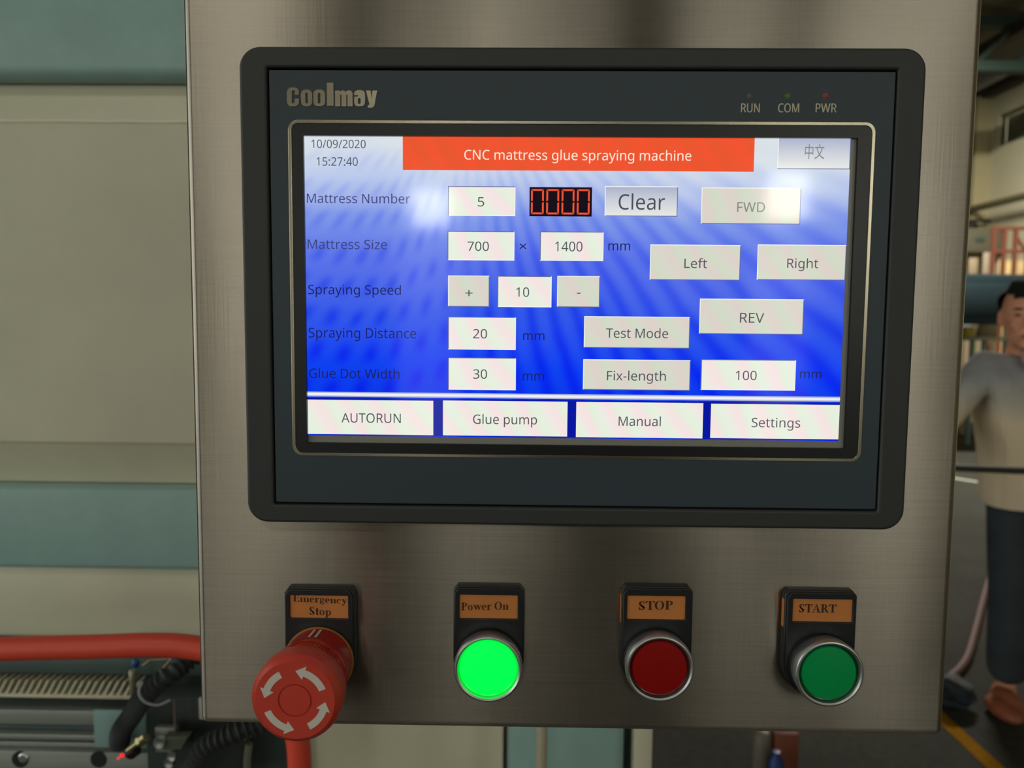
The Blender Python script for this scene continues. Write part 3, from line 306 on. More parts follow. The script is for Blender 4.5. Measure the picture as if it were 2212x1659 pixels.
 's': (322, [148,-7,124,-6,102,-4,83,-1,66,4,50,9,35,16,35,70,50,63,68,56,87,50,107,45,128,42,149,41,176,43,198,47,214,55,225,66,232,79,234,94,234,103,231,111,227,118,221,125,212,133,200,140,186,147,168,155,146,164,124,173,104,182,86,191,71,200,58,211,48,223,40,237,36,253,34,271,38,299,51,323,72,342,99,356,132,364,169,367,191,366,211,364,231,360,249,355,267,350,284,343,264,296,248,301,233,307,216,312,200,315,183,318,165,318,143,317,124,313,110,307,99,298,93,287,91,275,92,265,95,257,99,249,107,243,116,236,129,229,144,222,162,215,183,206,205,198,225,189,242,180,257,170,269,159,279,147,286,133,290,118,291,99,287,67,274,41,253,20,224,5,189,-4], [42,44,43,42,45,44,41,45,42,41,46,45,41,47,46,40,47,41,40,48,47,40,49,48,40,54,49,54,53,49,53,52,49,52,51,49,51,50,49,39,56,40,56,55,40,55,54,40,38,57,39,57,56,39,38,58,57,38,59,58,38,60,59,37,60,38,37,61,60,37,62,61,37,63,62,36,63,37,36,64,63,36,65,64,35,65,36,35,66,65,35,67,66,34,67,35,34,68,67,34,69,68,33,69,34,33,70,69,33,71,70,32,71,33,32,72,71,31,72,32,31,73,72,30,73,31,30,74,73,29,74,30,29,75,74,28,75,29,28,76,75,27,76,28,27,77,76,26,77,27,25,77,26,25,78,77,24,78,25,24,79,78,23,79,24,22,79,23,21,79,22,21,80,79,20,80,21,19,80,20,19,81,80,18,81,19,17,81,18,6,8,7,17,82,81,16,82,17,6,9,8,6,10,9,15,82,16,6,11,10,14,82,15,6,12,11,13,82,14,6,13,12,6,82,13,6,83,82,6,84,83,5,84,6,4,84,5,4,85,84,3,85,4,2,85,3,2,0,85,1,0,2]),
 't': (242, [167,-7,149,-6,132,-2,115,3,100,11,87,22,77,37,68,55,63,78,62,105,62,314,11,314,11,343,62,366,86,443,121,443,121,360,225,360,225,314,121,314,121,106,123,86,128,70,137,57,148,49,162,43,177,42,186,42,196,43,205,44,214,46,221,47,228,49,228,4,221,1,212,-1,201,-4,189,-5,178,-6], [13,15,14,13,16,15,12,16,13,12,17,16,12,18,17,11,18,12,10,18,11,9,19,10,19,18,10,9,20,19,9,21,20,8,21,9,8,22,21,7,22,8,7,23,22,7,24,23,6,24,7,31,33,32,6,25,24,30,33,31,29,33,30,28,33,29,6,26,25,27,33,28,26,33,27,6,33,26,5,33,6,4,33,5,3,33,4,3,34,33,2,34,3,2,35,34,2,36,35,1,36,2,1,37,36,1,38,37,0,38,1]),
 'u': (415, [184,-7,144,-3,111,7,86,25,68,49,57,83,53,124,53,360,113,360,113,128,122,81,148,52,193,42,229,46,256,57,276,76,289,102,296,134,299,173,299,360,358,360,358,0,310,0,301,48,298,48,285,31,269,17,250,6,229,-1,207,-5], [6,8,7,6,9,8,18,20,19,18,21,20,17,21,18,16,21,17,6,10,9,5,10,6,15,21,16,4,10,5,4,11,10,14,23,15,23,21,15,13,24,14,24,23,14,4,12,11,3,12,4,13,25,24,22,21,23,12,25,13,3,25,12,3,26,25,2,26,3,2,27,26,1,27,2,1,28,27,1,29,28,0,29,1]),
 'x': (355, [12,0,142,184,18,360,85,360,178,224,270,360,336,360,212,184,343,0,276,0,178,144,79,0], [1,3,2,1,4,3,4,6,5,4,7,6,1,7,4,0,7,1,0,10,7,10,8,7,0,11,10,9,8,10]),
 'y': (343, [56,-161,46,-161,37,-160,28,-160,21,-158,14,-157,7,-156,7,-109,13,-110,19,-111,25,-111,32,-112,40,-113,47,-113,66,-111,83,-105,97,-95,108,-82,118,-67,127,-49,146,-1,1,360,64,360,142,155,148,137,154,120,160,104,165,88,169,72,172,57,175,57,178,69,182,84,187,101,193,119,199,137,206,156,279,360,343,360,187,-50,174,-81,157,-108,139,-131,116,-148,89,-158], [20,22,21,20,23,22,36,38,37,36,39,38,35,39,36,20,24,23,20,25,24,34,39,35,20,26,25,33,39,34,20,27,26,32,39,33,20,28,27,31,39,32,20,29,28,30,39,31,20,30,29,20,39,30,19,39,20,18,39,19,18,40,39,17,40,18,17,41,40,16,41,17,15,41,16,14,41,15,14,42,41,6,8,7,6,9,8,6,10,9,13,42,14,6,11,10,6,12,11,6,13,12,6,42,13,6,43,42,6,44,43,5,44,6,4,44,5,4,0,44,3,0,4,2,0,3,1,0,2]),
 'z': (316, [26,0,26,39,220,314,38,314,38,360,285,360,285,316,94,46,289,46,289,0], [3,5,4,3,6,5,3,2,6,2,7,6,1,7,2,1,8,7,1,9,8,0,9,1]),
 '×': (384, [79,89,44,123,158,237,44,351,79,385,192,271,307,385,340,351,226,237,340,123,306,89,191,202], [3,5,4,5,7,6,5,8,7,2,5,3,2,8,5,1,8,2,1,11,8,11,9,8,1,0,11,10,9,11]),
}
def textmesh(s):
    if any(c not in SANS for c in s):
        cu = bpy.data.curves.new('t', 'FONT'); cu.body = s; cu.size = 1.0; cu.resolution_u = 4; cu.fill_mode = 'FRONT'
        o = bpy.data.objects.new('t', cu); COL.objects.link(o); me = bake(o); bpy.data.curves.remove(cu); return me
    v = []; f = []; x = 0
    for ch in s:
        w, c, t = SANS[ch]; n = len(v)
        v += [((x+c[i])/1000, c[i+1]/1000, 0) for i in range(0, len(c), 2)]
        f += [(n+t[i], n+t[i+1], n+t[i+2]) for i in range(0, len(t), 3)]; x += w
    return mesh(v, f)
CAPH = SANS_CAP/1000
def text(s, px0, px1, pytop, pybase, Y, y):
    """s fitted between photographed x0..x1, capital height pytop..pybase, lying at depth y"""
    me = textmesh(s); xs = [v.co.x for v in me.vertices]; a, b = min(xs), max(xs)
    p0 = P(px0, pybase, Y); p1 = P(px1, pybase, Y); pt = P((px0+px1)/2, pytop, Y); pb = P((px0+px1)/2, pybase, Y)
    sx = (p1.x-p0.x)/(b-a); sz = (pt.z-pb.z)/CAPH; k = (p1.z-p0.z)/(b-a)*0
    for v in me.vertices: v.co = Vector((p0.x+(v.co.x-a)*sx, y, pb.z+v.co.y*sz))
    return me
# hand-drawn bold serif letters (capital height 1): r = bar, e = ring segment of thick and thin, p = polygon
def _e(cx, cy, rx, ry, tx, ty, a0, a1, n=18):
    o = []; i = []
    for k in range(n+1):
        a = math.radians(a0+(a1-a0)*k/n); o.append((cx+rx*math.cos(a), cy+ry*math.sin(a))); i.append((cx+(rx-tx)*math.cos(a), cy+(ry-ty)*math.sin(a)))
    return [(o[k], o[k+1], i[k+1], i[k]) for k in range(n)]
def _r(x0, y0, x1, y1): return [((x0, y0), (x1, y0), (x1, y1), (x0, y1))]
def _p(*pts): return [tuple(pts)]
T = .045
SERIF = {
 'E': (.74, _r(.1, 0, .3, 1)+_r(0, 0, .66, T)+_r(0, 1-T, .64, 1)+_r(.3, .48, .5, .53)+_p((.5, .36), (.54, .36), (.54, .66), (.5, .66))+_p((.6, .74), (.64, .74), (.64, 1), (.5, .96))+_p((.5, .04), (.66, 0), (.7, .28), (.66, .28))),
 'S': (.62, _e(.29, .74, .25, .27, .17, .06, 60, 200)+_e(.29, .27, .25, .28, .17, .06, -150, 20)+_p((.04, .68), (.14, .52), (.50, .34), (.54, .28), (.38, .22), (.24, .42))+_p((.04, .72), (.2, .66), (.36, .52), (.54, .30), (.4, .2), (.08, .56))+_p((.44, .70), (.48, .70), (.48, 1), (.44, 1), (.38, .9))+_p((.04, 0), (.08, 0), (.16, .1), (.08, .34), (.04, .34))),
 'T': (.74, _r(.26, 0, .46, 1)+_r(.14, 0, .58, T)+_r(0, 1-T, .72, 1)+_p((0, .72), (.04, .72), (.16, .97), (0, 1))+_p((.72, .72), (.68, .72), (.56, .97), (.72, 1))),
 'O': (.86, _e(.4, .5, .4, .52, .19, .05, 0, 360, 40)),
 'P': (.72, _r(.1, 0, .3, 1)+_r(0, 0, .42, T)+_r(0, 1-T, .4, 1)+_e(.34, .735, .32, .265, .18, .05, -90, 90)+_r(.3, .47, .36, .52)),
 'A': (.82, _p((.06, .02), (.11, .02), (.4, .86), (.38, 1))+_p((.36, 1), (.42, 1), (.76, .02), (.53, .02))+_r(.2, .32, .55, .37)+_r(0, 0, .24, T)+_r(.44, 0, .82, T)),
 'R': (.84, _r(.1, 0, .3, 1)+_r(0, 0, .40, T)+_r(0, 1-T, .4, 1)+_e(.34, .745, .30, .255, .18, .05, -90, 90)+_r(.3, .49, .36, .54)+_p((.34, .52), (.52, .52), (.8, .02), (.58, .02))+_r(.56, 0, .84, T)),
 'm': (1.04, _r(.08, 0, .26, .64)+_r(0, .60, .2, .65)+_r(.43, 0, .6, .52)+_r(.77, 0, .94, .52)+_e(.42, .48, .18, .18, .16, .07, 0, 130)+_e(.76, .48, .18, .18, .16, .07, 0, 130)+_r(0, 0, .34, T)+_r(.36, 0, .67, T)+_r(.7, 0, 1.02, T)),
 'n': (.7, _r(.08, 0, .26, .64)+_r(0, .60, .2, .65)+_r(.43, 0, .6, .52)+_e(.42, .48, .18, .18, .16, .07, 0, 130)+_r(0, 0, .34, T)+_r(.36, 0, .68, T)),
 'e': (.55, _e(.26, .33, .25, .35, .16, .05, 0, 305, 30)+_r(.1, .33, .5, .38)),
 'r': (.52, _r(.08, 0, .26, .64)+_r(0, .60, .2, .65)+_r(0, 0, .36, T)+_e(.38, .52, .14, .15, .1, .13, 20, 170)),
 'g': (.58, _e(.25, .44, .22, .23, .13, .05, 0, 360, 26)+_p((.36, .6), (.54, .66), (.54, .58), (.4, .55))+_e(.27, -.08, .26, .17, .07, .07, 0, 360, 26)+_p((.1, .26), (.2, .28), (.14, .06), (.05, .12))+_r(.08, .03, .42, .12)),
 'c': (.54, _e(.26, .33, .25, .35, .16, .05, 55, 310, 26)+_e(.38, .52, .09, .1, .09, .1, 0, 360, 12)),
 'y': (.6, _p((.04, .63), (.24, .63), (.4, .2), (.30, .02))+_p((.5, .63), (.46, .63), (.2, -.2), (.26, -.2))+_r(0, .6, .3, .65)+_r(.38, .6, .6, .65)+_e(.13, -.2, .1, .1, .1, .1, 0, 360, 14)),
 't': (.42, _r(.1, .1, .28, .88)+_r(0, .58, .38, .64)+_e(.26, .13, .16, .15, .15, .07, 180, 340)),
 'o': (.6, _e(.27, .33, .26, .35, .15, .045, 0, 360, 30)),
 'p': (.66, _r(.08, -.26, .26, .64)+_r(0, .60, .2, .65)+_r(0, -.27, .36, -.22)+_e(.36, .33, .24, .34, .15, .05, -120, 125, 24)),
 'w': (.9, _p((.03, .63), (.21, .63), (.36, .18), (.27, .0))+_p((.44, .63), (.40, .63), (.25, .0), (.29, .0))+_p((.36, .63), (.54, .63), (.68, .18), (.60, .0))+_p((.82, .63), (.77, .63), (.57, .0), (.62, .0))+_r(0, .6, .56, .65)+_r(.68, .6, .9, .65)),
 ' ': (.3, []),
}
def glyphs(table, s, px0, px1, pytop, pybase, Y, y, y2=None, tilt=0.0):
    v = []; f = []; x = 0
    for ch in s:
        w, polys = table[ch]
        for pl in polys:
            n = len(v); v += [(x+q[0], q[1]) for q in pl]; f.append(tuple(range(n, n+len(pl))))
        x += w
    a = min(q[0] for q in v); b = max(q[0] for q in v)
    p0 = P(px0, pybase, Y); p1 = P(px1, pybase, Y); pt = P((px0+px1)/2, pytop, Y); pb = P((px0+px1)/2, pybase, Y)
    sx = (p1.x-p0.x)/(b-a); sz = pt.z-pb.z
    vv = [(p0.x+(q[0]-a)*sx, y, pb.z+q[1]*sz+tilt*(q[0]-a)*sx) for q in v]
    me = mesh(vv, f); bm = bmesh.new(); bm.from_mesh(me)
    bmesh.ops.recalc_face_normals(bm, faces=bm.faces)
    for fc in bm.faces:
        if fc.normal.y > 0: fc.normal_flip()
    bm.to_mesh(me); bm.free(); return me
# bold condensed letters of the terminal's logo
def _slab(x0, x1, y0, y1, r=.1, hole=None):
    return [rrect(x0, x1, y0, y1, r, 5)]+([rrect(hole[0], hole[1], hole[2], hole[3], hole[4], 4)] if hole else [])
# ------------------------------------------------------------------ palette
beige = mat('beige_enamel', (206, 202, 178), .42, grain=.05, gscale=9, bump=.05)
beige_dirty = mat('beige_enamel_worn', (150, 146, 122), .5, grain=.10, gscale=5)
teal = mat('teal_enamel', (146, 178, 174), .38, grain=.06, gscale=30, bump=.22)
black_plastic = mat('black_plastic', (26, 27, 30), .42, bump=.05, gscale=900)
bezel_m = mat('charcoal_plastic', (48, 50, 50), .55, bump=.06, gscale=1500)
plate_m = mat('slate_film', (48, 61, 71), .5, bump=.05, gscale=1800)
glass_border = mat('black_glass_border', (10, 11, 17), .35, bump=.02, gscale=1500)
silver = mat('silver_foil', (190, 180, 160), .22, metal=1.0)
alu = mat('satin_aluminium', (216, 218, 220), .36, metal=1.0)
red_plastic = mat('red_button_plastic', (205, 68, 52), .38, bump=.03, gscale=900)
red_gloss = mat('red_glossy_collar', (190, 22, 10), .15, coat=.4)
white_print = mat('white_print', (214, 208, 200), .5)
card = mat('orange_label_card', (205, 128, 66), .45, grain=.06, gscale=60)
ink = mat('dark_brown_ink', (66, 36, 22), .6)
rubber = mat('black_rubber', (46, 52, 54), .6, grain=.2, gscale=30)
darkmetal = mat('dark_machine_metal', (80, 92, 92), .5, metal=.3, grain=.2, gscale=14)
slotmetal = mat('grey_anodised_rail', (150, 156, 150), .45, metal=.4, grain=.12, gscale=4, stretch=(1, 8, 30))
rackm = mat('pale_zinc_rack', (212, 208, 184), .5, metal=.1, grain=.08)
red_hose = mat('red_orange_hose', (226, 78, 58), .45, grain=.08, gscale=10)
# ================================================================== the hall
HX = 7.0; YF = 16.0; YB = -8.3; XL = -9.0; ZH = 5.05
t = NT('concrete_floor')
v = t.obj(); n = t.noise(v, 1.3, 6, .65); n2 = t.noise(v, 30, 3, .6)
cc = t.mix(.3, t.ramp(n, [(.3, lin((50, 50, 44))), (.7, lin((70, 69, 62)))]), t.ramp(n2, [(.3, lin((42, 42, 37))), (.7, lin((82, 81, 73)))]))
t.l(cc, t.b.inputs['Base Color']); t.b.inputs['Roughness'].default_value = .85; t.b.inputs['Specular IOR Level'].default_value = .12
floor = put('floor', box(XL, HX, YB, YF, -.1, 0), None, t.m); tag(floor, kind='structure')
hallwall = mat('cream_painted_wall', (196, 188, 156), .8, grain=.05, gscale=2)
wr = []
# wall on the right, with high louvred windows let into it
def zat(px, py, D_X=HX):
    d = r0*((px-1106)/FPX)+r1*((py-829.5)/FPX)+r2; return CAM+d*((D_X-CAM.x)/d.x)
wa, wb = zat(2158, 250), zat(2158, 317)
z1, z0 = wa.z, wb.z; yw = wa.y; WW = 1.9
starts = [yw-WW-k*3.6 for k in range(-1, 5)]
prev = YB
for s0 in sorted(starts):
    wr.append(box(HX, HX+.25, prev, s0, 0, ZH)); wr.append(box(HX, HX+.25, s0, s0+WW, 0, z0)); wr.append(box(HX, HX+.25, s0, s0+WW, z1, ZH)); prev = s0+WW
wr.append(box(HX, HX+.25, prev, YF, 0, ZH))
wall_right = put('wall_right', join(wr), None, hallwall); tag(wall_right, kind='structure')
louvre = mat('grey_green_louvre', (98, 96, 74), .6)
for k, s0 in enumerate(sorted(starts)):
    w = put('window_%d' % (k+1), join([box(HX+.05, HX+.09, s0, s0+.05, z0, z1), box(HX+.05, HX+.09, s0+WW-.05, s0+WW, z0, z1), box(HX+.05, HX+.09, s0, s0+WW, z0, z0+.04), box(HX+.05, HX+.09, s0, s0+WW, z1-.04, z1)]), None, louvre)
    tag(w, kind='structure')
    for j in range(4):
        a = s0+.05+j*(WW-.1)/4; put('pane', box(HX+.1, HX+.11, a, a+(WW-.1)/4, z0+.04, z1-.04), w, mat('dusty_dark_glass', (86, 88, 66), .35))
pil = zat(2122, 300)
pm = [box(HX-.22, HX, pil.y-.22, pil.y+.22, 0, ZH-.1)]
tag(put('trim_1', join(pm), None, mat('cream_pilaster', (172, 162, 124), .8)), kind='structure')
tag(put('light_block_wall', box(XL-.2, XL, 1.0, YF, 0, ZH+2), None, hallwall), kind='structure')  # unseen wall added to keep sky light off the floor
tag(put('wall_far', box(XL, HX, YF, YF+.2, 0, ZH+2), None, hallwall), kind='structure')
# the wall behind the camera with its daylight windows
rear = mat('rear_wall_paint', (98, 90, 76), .85)
wins = [(-5.4, -3.6, .2, 3.6, 2.4), (-1.3, -.88, 2.55, 2.95, 22), (1.95, 2.15, 2.72, 3.0, 14), (2.62, 3.1, 2.65, 3.15, 20), (4.3, 6.0, 1.6, 4.2, 5)]
high = [(-1.2, .5, 4.5, 5.2, 8), (2.3, 3.2, 4.5, 5.2, 6)]  # unseen high windows added to brighten the top of the steel
added_doors = [(-1.45, -.78, 0.0, 2.3, 1.0), (2.45, 3.1, 0.0, 2.3, 1.0)]  # unseen glowing doorways added to put streaks on the steel
rb = []; prev = XL
for x0, x1, za, zb, e in wins:
    rb.append(box(prev, x0, YB-.2, YB, 0, ZH+2)); rb.append(box(x0, x1, YB-.2, YB, 0, za)); rb.append(box(x0, x1, YB-.2, YB, zb, ZH+2)); prev = x1
rb.append(box(prev, HX, YB-.2, YB, 0, ZH+2))
tag(put('wall_near', join(rb), None, rear), kind='structure')
for k, (x0, x1, za, zb, e) in enumerate(wins+high):
    if k >= len(wins): za_ = box(x0-.06, x1+.06, YB, YB+.03, za-.06, zb+.06); tag(put('trim_%d' % (k-2), za_, None, rear), kind='structure')
    w = put('window_%d' % (10+k), box(x0, x1, YB-.16+.2*(k >= len(wins)), YB-.12+.2*(k >= len(wins)), za, zb), None, mat('daylit_window_glass_%d' % k, (240, 242, 226), .4, emit=e)); tag(w, kind='structure')
cup = put('added_dark_block', join([box(-.05, .95, -3.9, -3.2, .06, 2.2, .01), box(0, .44, -3.2, -3.18, .1, 2.15, .004), box(.46, .9, -3.2, -3.18, .1, 2.15, .004), box(.0, .9, -3.85, -3.25, 0, .06)]), None, mat('dark_block_paint', (34, 32, 30), .7))  # unseen dark block added so the steel mirrors a dark middle
cup.name = 'trim_2'; tag(cup, kind='structure')
for k, (x0, x1, za, zb, e) in enumerate(added_doors):
    w = put('added_door_%d' % (k+1), join([box(x0-.05, x0, YB, YB+.05, za, zb+.05), box(x1, x1+.05, YB, YB+.05, za, zb+.05), box(x0, x1, YB, YB+.05, zb, zb+.05)]), None, rear); tag(w, kind='structure')
    put('pane', box(x0, x1, YB+.005, YB+.02, za, zb), w, mat('added_door_glow_%d' % k, (240, 242, 226), .4, emit=e))
# roof: sloping sheets on purlins and a truss
roofm = mat('brown_grey_roof_sheet', (104, 96, 76), .8, grain=.1, gscale=2)
beam_d = mat('dark_green_steel', (26, 44, 36), .6); beam_b = mat('brown_black_steel', (54, 46, 34), .6)
def slab(pts, th): 
    v = [Vector(p) for p in pts]; v += [p+Vector((0, 0, th)) for p in v]
    return mesh(v, [(0, 1, 2, 3), (7, 6, 5, 4), (0, 4, 5, 1), (1, 5, 6, 2), (2, 6, 7, 3), (3, 7, 4, 0)])
ROOFZ = lambda x: ZH+.15+(HX-x)*.16
ceiling = put('ceiling', slab([(HX+.3, YB, ROOFZ(HX+.3)), (HX+.3, YF, ROOFZ(HX+.3)), (-1.0, YF, ROOFZ(-1)), (-1.0, YB, ROOFZ(-1))], .08), None, roofm); tag(ceiling, kind='structure')
ceiling = put('ceiling', slab([(-1.0, YB, ROOFZ(-1)), (-1.0, YF, ROOFZ(-1)), (XL, YF, ROOFZ(-1)-1.2), (XL, YB, ROOFZ(-1)-1.2)], .08), None, roofm); tag(ceiling, kind='structure')
for k, x in enumerate((HX-.12, HX-1.0, HX-1.9)):
    b = put('trim_%d' % (10+k), box(x-.06, x+.06, YB, YF, ROOFZ(x)-.30, ROOFZ(x)-.16), None, beam_b)
    tag(b, kind='structure')
for y in (3.6, 9.6):
    tag(put('trim_%d' % (20+int(y)), join([box(-1, HX-.02, y-.08, y+.08, ZH-.42, ZH-.30), box(-1, HX-.02, y-.08, y+.08, ZH+.12, ZH+.24)]+[tube([(x, y, ZH-.36), (x+.5, y, ZH+.18)], .035, 6, 0) for x in [0+.5*i for i in range(13)]]), None, beam_d), kind='structure')
# ================================================================== gluing machine behind the cabinet
GY = 0.50                                    # front plane of the machine frame
xl = P(-260, 500, GY).x
xr = P(1352, 1600, GY).x
ga = lambda py: P(200, py, GY).z
gantry = empty('machine_frame', (P(700, 1100, GY).x, GY+.1, 0.0), 'teal and beige painted machine frame behind the steel cabinet', 'machine')
put('beam', box(xl, xr, GY-.022, GY+.16, ga(182), ga(-75), .012, 4), gantry, teal)
put('beam', box(xl, xr, GY-.022, GY+.16, ga(1216), ga(1044), .006, 4), gantry, teal)
# beige cover between the beams: flat face with folded edges
prof = [(GY+.000, ga(182)-.001), (GY-.012, ga(270)), (GY-.014, ga(273)), (GY-.014, ga(950)), (GY-.012, ga(957)), (GY+.002, ga(1044)+.001)]
xm = P(1088, 1600, GY).x
v = []; f = []
for x in (xl, xm):
    v += [(x, y, z) for y, z in prof]+[(x, GY+.10, prof[-1][1]), (x, GY+.10, prof[0][1])]
n = len(prof)+2
for i in range(n): f.append((i, (i+1) % n, n+(i+1) % n, n+i))
f += [tuple(reversed(range(n))), tuple(range(n, 2*n))]
cover = mesh(v, f); put('cover_panel', cover, gantry, beige, smooth=False)
put('edge_highlight', tube([(xl+(xm-xl)*k/60, GY-.0142+random.uniform(-.0003, .0003), ga(270.5)+random.uniform(-.0004, .0004)) for k in range(61)], .0013, 6, 0), gantry, mat('pale_highlight', (240, 236, 216), .4))  # pale bead standing in for the highlight along the folded edge
put('lower_panel', box(xl, xm, GY-.012, GY+.1, ga(1400), ga(1217), .003), gantry, beige)
xq = P(560, 1600, GY).x
put('side_panel', box(xq, xm, GY-.014, GY+.1, 0.35, ga(1401), .003), gantry, beige)
xa, xb = P(1096, 1600, GY).x, P(1345, 1600, GY).x
put('post', box(xa, xb, GY-.02, GY+.16, 0.0, ga(1217), .012, 4), gantry, teal)
put('shadow_gap', box(xb+.002, P(1362, 1600, GY).x, GY, GY+.16, 0.0, ga(1217)), gantry, mat('dark_teal_shadow_gap_strip', (34, 50, 46), .6))  # dark strip coloured in for the shade beside the post
put('corner_strip', box(P(1363, 1600, GY).x, P(1403, 1600, GY).x, GY-.02, GY+.02, 0, ga(1100), .003), gantry, beige)
# drive rail, rack and dark recess under the hose
RY = 0.44
ra = lambda py: P(200, py, RY).z
rail = empty('linear_rail', (P(200, 1600, RY).x, RY+.05, 0.35), 'grey slotted rail with a pale toothed rack above it, lower left', 'rail')
xr1 = P(470, 1600, RY).x; xl1 = P(-220, 1600, RY).x
put('recess_plate', box(xl1, P(640, 1600, RY).x, RY+.03, RY+.045, 0.35, ra(1415)), rail, darkmetal)
put('upper_beam', box(xl1, P(640, 1600, RY).x, RY+.004, RY+.03, ra(1462), ra(1424), .003), rail, mat('dark_teal_beam', (70, 88, 84), .5, grain=.1, gscale=20))
rk = P(300, 1488, RY)
put('rack_bar', box(xl1, rk.x, RY-.004, RY+.02, ra(1506), ra(1498), .001), rail, rackm)
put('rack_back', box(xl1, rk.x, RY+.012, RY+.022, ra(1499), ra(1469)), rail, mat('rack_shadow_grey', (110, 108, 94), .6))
dx = (P(115, 1488, RY).x-P(100, 1488, RY).x)
x = xl1; zz0, zz1 = ra(1500), ra(1468)
tooth = None
while x < rk.x-dx:
    v = [(x, RY-.003, zz0), (x+dx*.42, RY-.003, zz0), (x+dx*1.55, RY-.003, zz1), (x+dx*1.25, RY-.003, zz1)]
    v += [(a, RY+.013, b) for a, _, b in v]
    me = mesh(v, [(0, 1, 2, 3), (7, 6, 5, 4), (0, 4, 5, 1), (1, 5, 6, 2), (2, 6, 7, 3), (3, 7, 4, 0)])
    put('rack_tooth', me, rail, rackm, smooth=False); x += dx
for a, b, d, m in ((1536, 1568, 0, slotmetal), (1573, 1584, .004, darkmetal), (1585, 1597, -.003, slotmetal), (1598, 1604, .006, darkmetal), (1605, 1616, .0, slotmetal), (1618, 1720, -.006, slotmetal)):
    put('rail_profile', box(xl1, xr1, RY+d, RY+.03, ra(b), ra(a), .0012), rail, m)
for px in (43, 213):
    c = P(px, 1641, RY-.0062); put('screw_hole', lathe([(0, 0), (.0085, 0), (.009, .0004), (.009, .001)], c, (0, 1, 0), 24), rail, mat('dark_hole', (34, 38, 38), .5))
c = P(50, 1638, RY-.007); put('screw', lathe([(.004, -.001), (.0052, 0), (.0052, .002)], c, (0, 1, 0), 16), rail, alu)
pl = put('pale_plate', box(P(205, 1570, .43).x, P(318, 1570, .43).x, .428, .4305, P(205, 1612, .43).z, P(205, 1532, .43).z, .0004), None, mat('pale_blue_grey', (134, 164, 162), .3), origin=P(260, 1612, .43))  # one even pale blue-grey plate behind the hose
tag(pl, 'pale blue-grey plate behind the corrugated hose', 'plate')
# black corrugated hoses
def ribbed(name, pts, r, pitch, label, cat='hose', group=None):
    path = smoothpath(pts, 30); L = [0]
    for a, b in zip(path, path[1:]): L.append(L[-1]+(b-a).length)
    N = int(L[-1]/pitch*6); res = []; j = 0
    for k in range(N+1):
        s = L[-1]*k/N
        while j < len(L)-2 and L[j+1] < s: j += 1
        res.append(path[j].lerp(path[j+1], (s-L[j])/max(1e-9, L[j+1]-L[j])))
    me = tube(res, lambda q: r*(1+.22*math.sin(2*PI*q*L[-1]/pitch)), 20, 0)
    o = put(name, me, None, rubber, origin=pts[0]); tag(o, label, cat, group); return o
HY = .40
ribbed('corrugated_hose', [P(445, 1400, HY-.01), P(400, 1432, HY-.02), P(360, 1462, HY-.035), P(315, 1500, HY-.03), P(285, 1545, HY-.01), P(262, 1580, HY), P(258, 1605, HY+.02)], .0082, .0056, 'black corrugated hose curling down to the red-tipped sensor')
ribbed('corrugated_hose', [P(560, 1560, HY-.02), P(500, 1588, HY-.03), P(440, 1620, HY-.03), P(400, 1690, HY-.02), P(380, 1780, HY)], .0095, .0058, 'black corrugated hose below the cabinet\'s lower left corner')
tie = put('cable_tie', tube([P(308, 1472, HY-.046), P(300, 1495, HY-.05), P(312, 1515, HY-.052), P(340, 1523, HY-.05), P(368, 1512, HY-.046)], .0011, 8, 8), None, mat('white_nylon', (168, 172, 180), .5), origin=P(312, 1515, HY-.05))
tag(tie, 'white nylon cable tie looped round the corrugated hose', 'cable tie')
# small fittings round the hose
SY = .41
va = empty('air_fitting', P(288, 1500, SY), 'slim grey air fitting with a blue cap standing at the rack end', 'fitting')
put('fitting_body', lathe([(.0028, 0), (.0032, .001), (.0032, .012), (.0026, .0125), (.0026, .014), (.0035, .0145), (.0035, .024), (.0028, .025)], P(288, 1500, SY), (0, 0, 1), 20), va, mat('pale_grey_brass', (150, 146, 128), .4, metal=.5))
put('cap', lathe([(.0032, 0), (.0036, .001), (.0036, .006), (.0028, .0075)], P(291, 1440, SY), (.25, 0, 1), 20), va, mat('blue_plastic_cap', (38, 76, 140), .4))
se = empty('sensor', P(300, 1600, SY-.03), 'brass-bodied sensor with a glowing red tip', 'sensor')
a, b = P(318, 1590, SY-.03), P(262, 1632, SY-.03); d = (b-a)
put('sensor_body', lathe([(.0035, 0), (.0048, .001), (.0048, .009), (.0036, .0095), (.0036, .012), (.0024, .0125), (.0024, d.length*.75)], a, d, 18), se, mat('worn_brass', (160, 150, 110), .35, metal=.8))
put('hex_nut', lathe([(.0052, 0), (.0056, .0004), (.0056, .0036), (.0052, .004)], a+d.normalized()*.006, d, 6), se, mat('worn_brass', (0, 0, 0)))
put('housing', lathe([(.004, 0), (.0062, .0015), (.0062, .009), (.005, .011)], a+d*.62+Vector((.004, .004, -.002)), d, 18), se, black_plastic)
put('red_tip', join([lathe([(0, 0), (.0018, .0006), (.0020, .0018), (.0012, .003), (0, .0033)], a+d*.86-Vector((0, .003, 0)), d, 12), lathe([(0, 0), (.0011, .0005), (.0011, .0014), (0, .002)], a+d*1.02-Vector((0, .003, .0)), d, 10)]), se, mat('red_led', (255, 34, 40), .4, emit=1.0))
br = empty('clamp_bracket', P(380, 1600, SY-.02), 'grey clamp bracket with socket screws beside the glowing sensor', 'bracket')
x0, x1, z0_, z1_ = prect(334, 1572, 380, 1626, SY-.02)
put('plate', box(x0, x1, SY-.02, SY-.012, z0_, z1_, .001), br, slotmetal)
q = [P(358, 1590, SY-.03), P(410, 1587, SY-.03), P(396, 1614, SY-.03), P(356, 1616, SY-.03)]
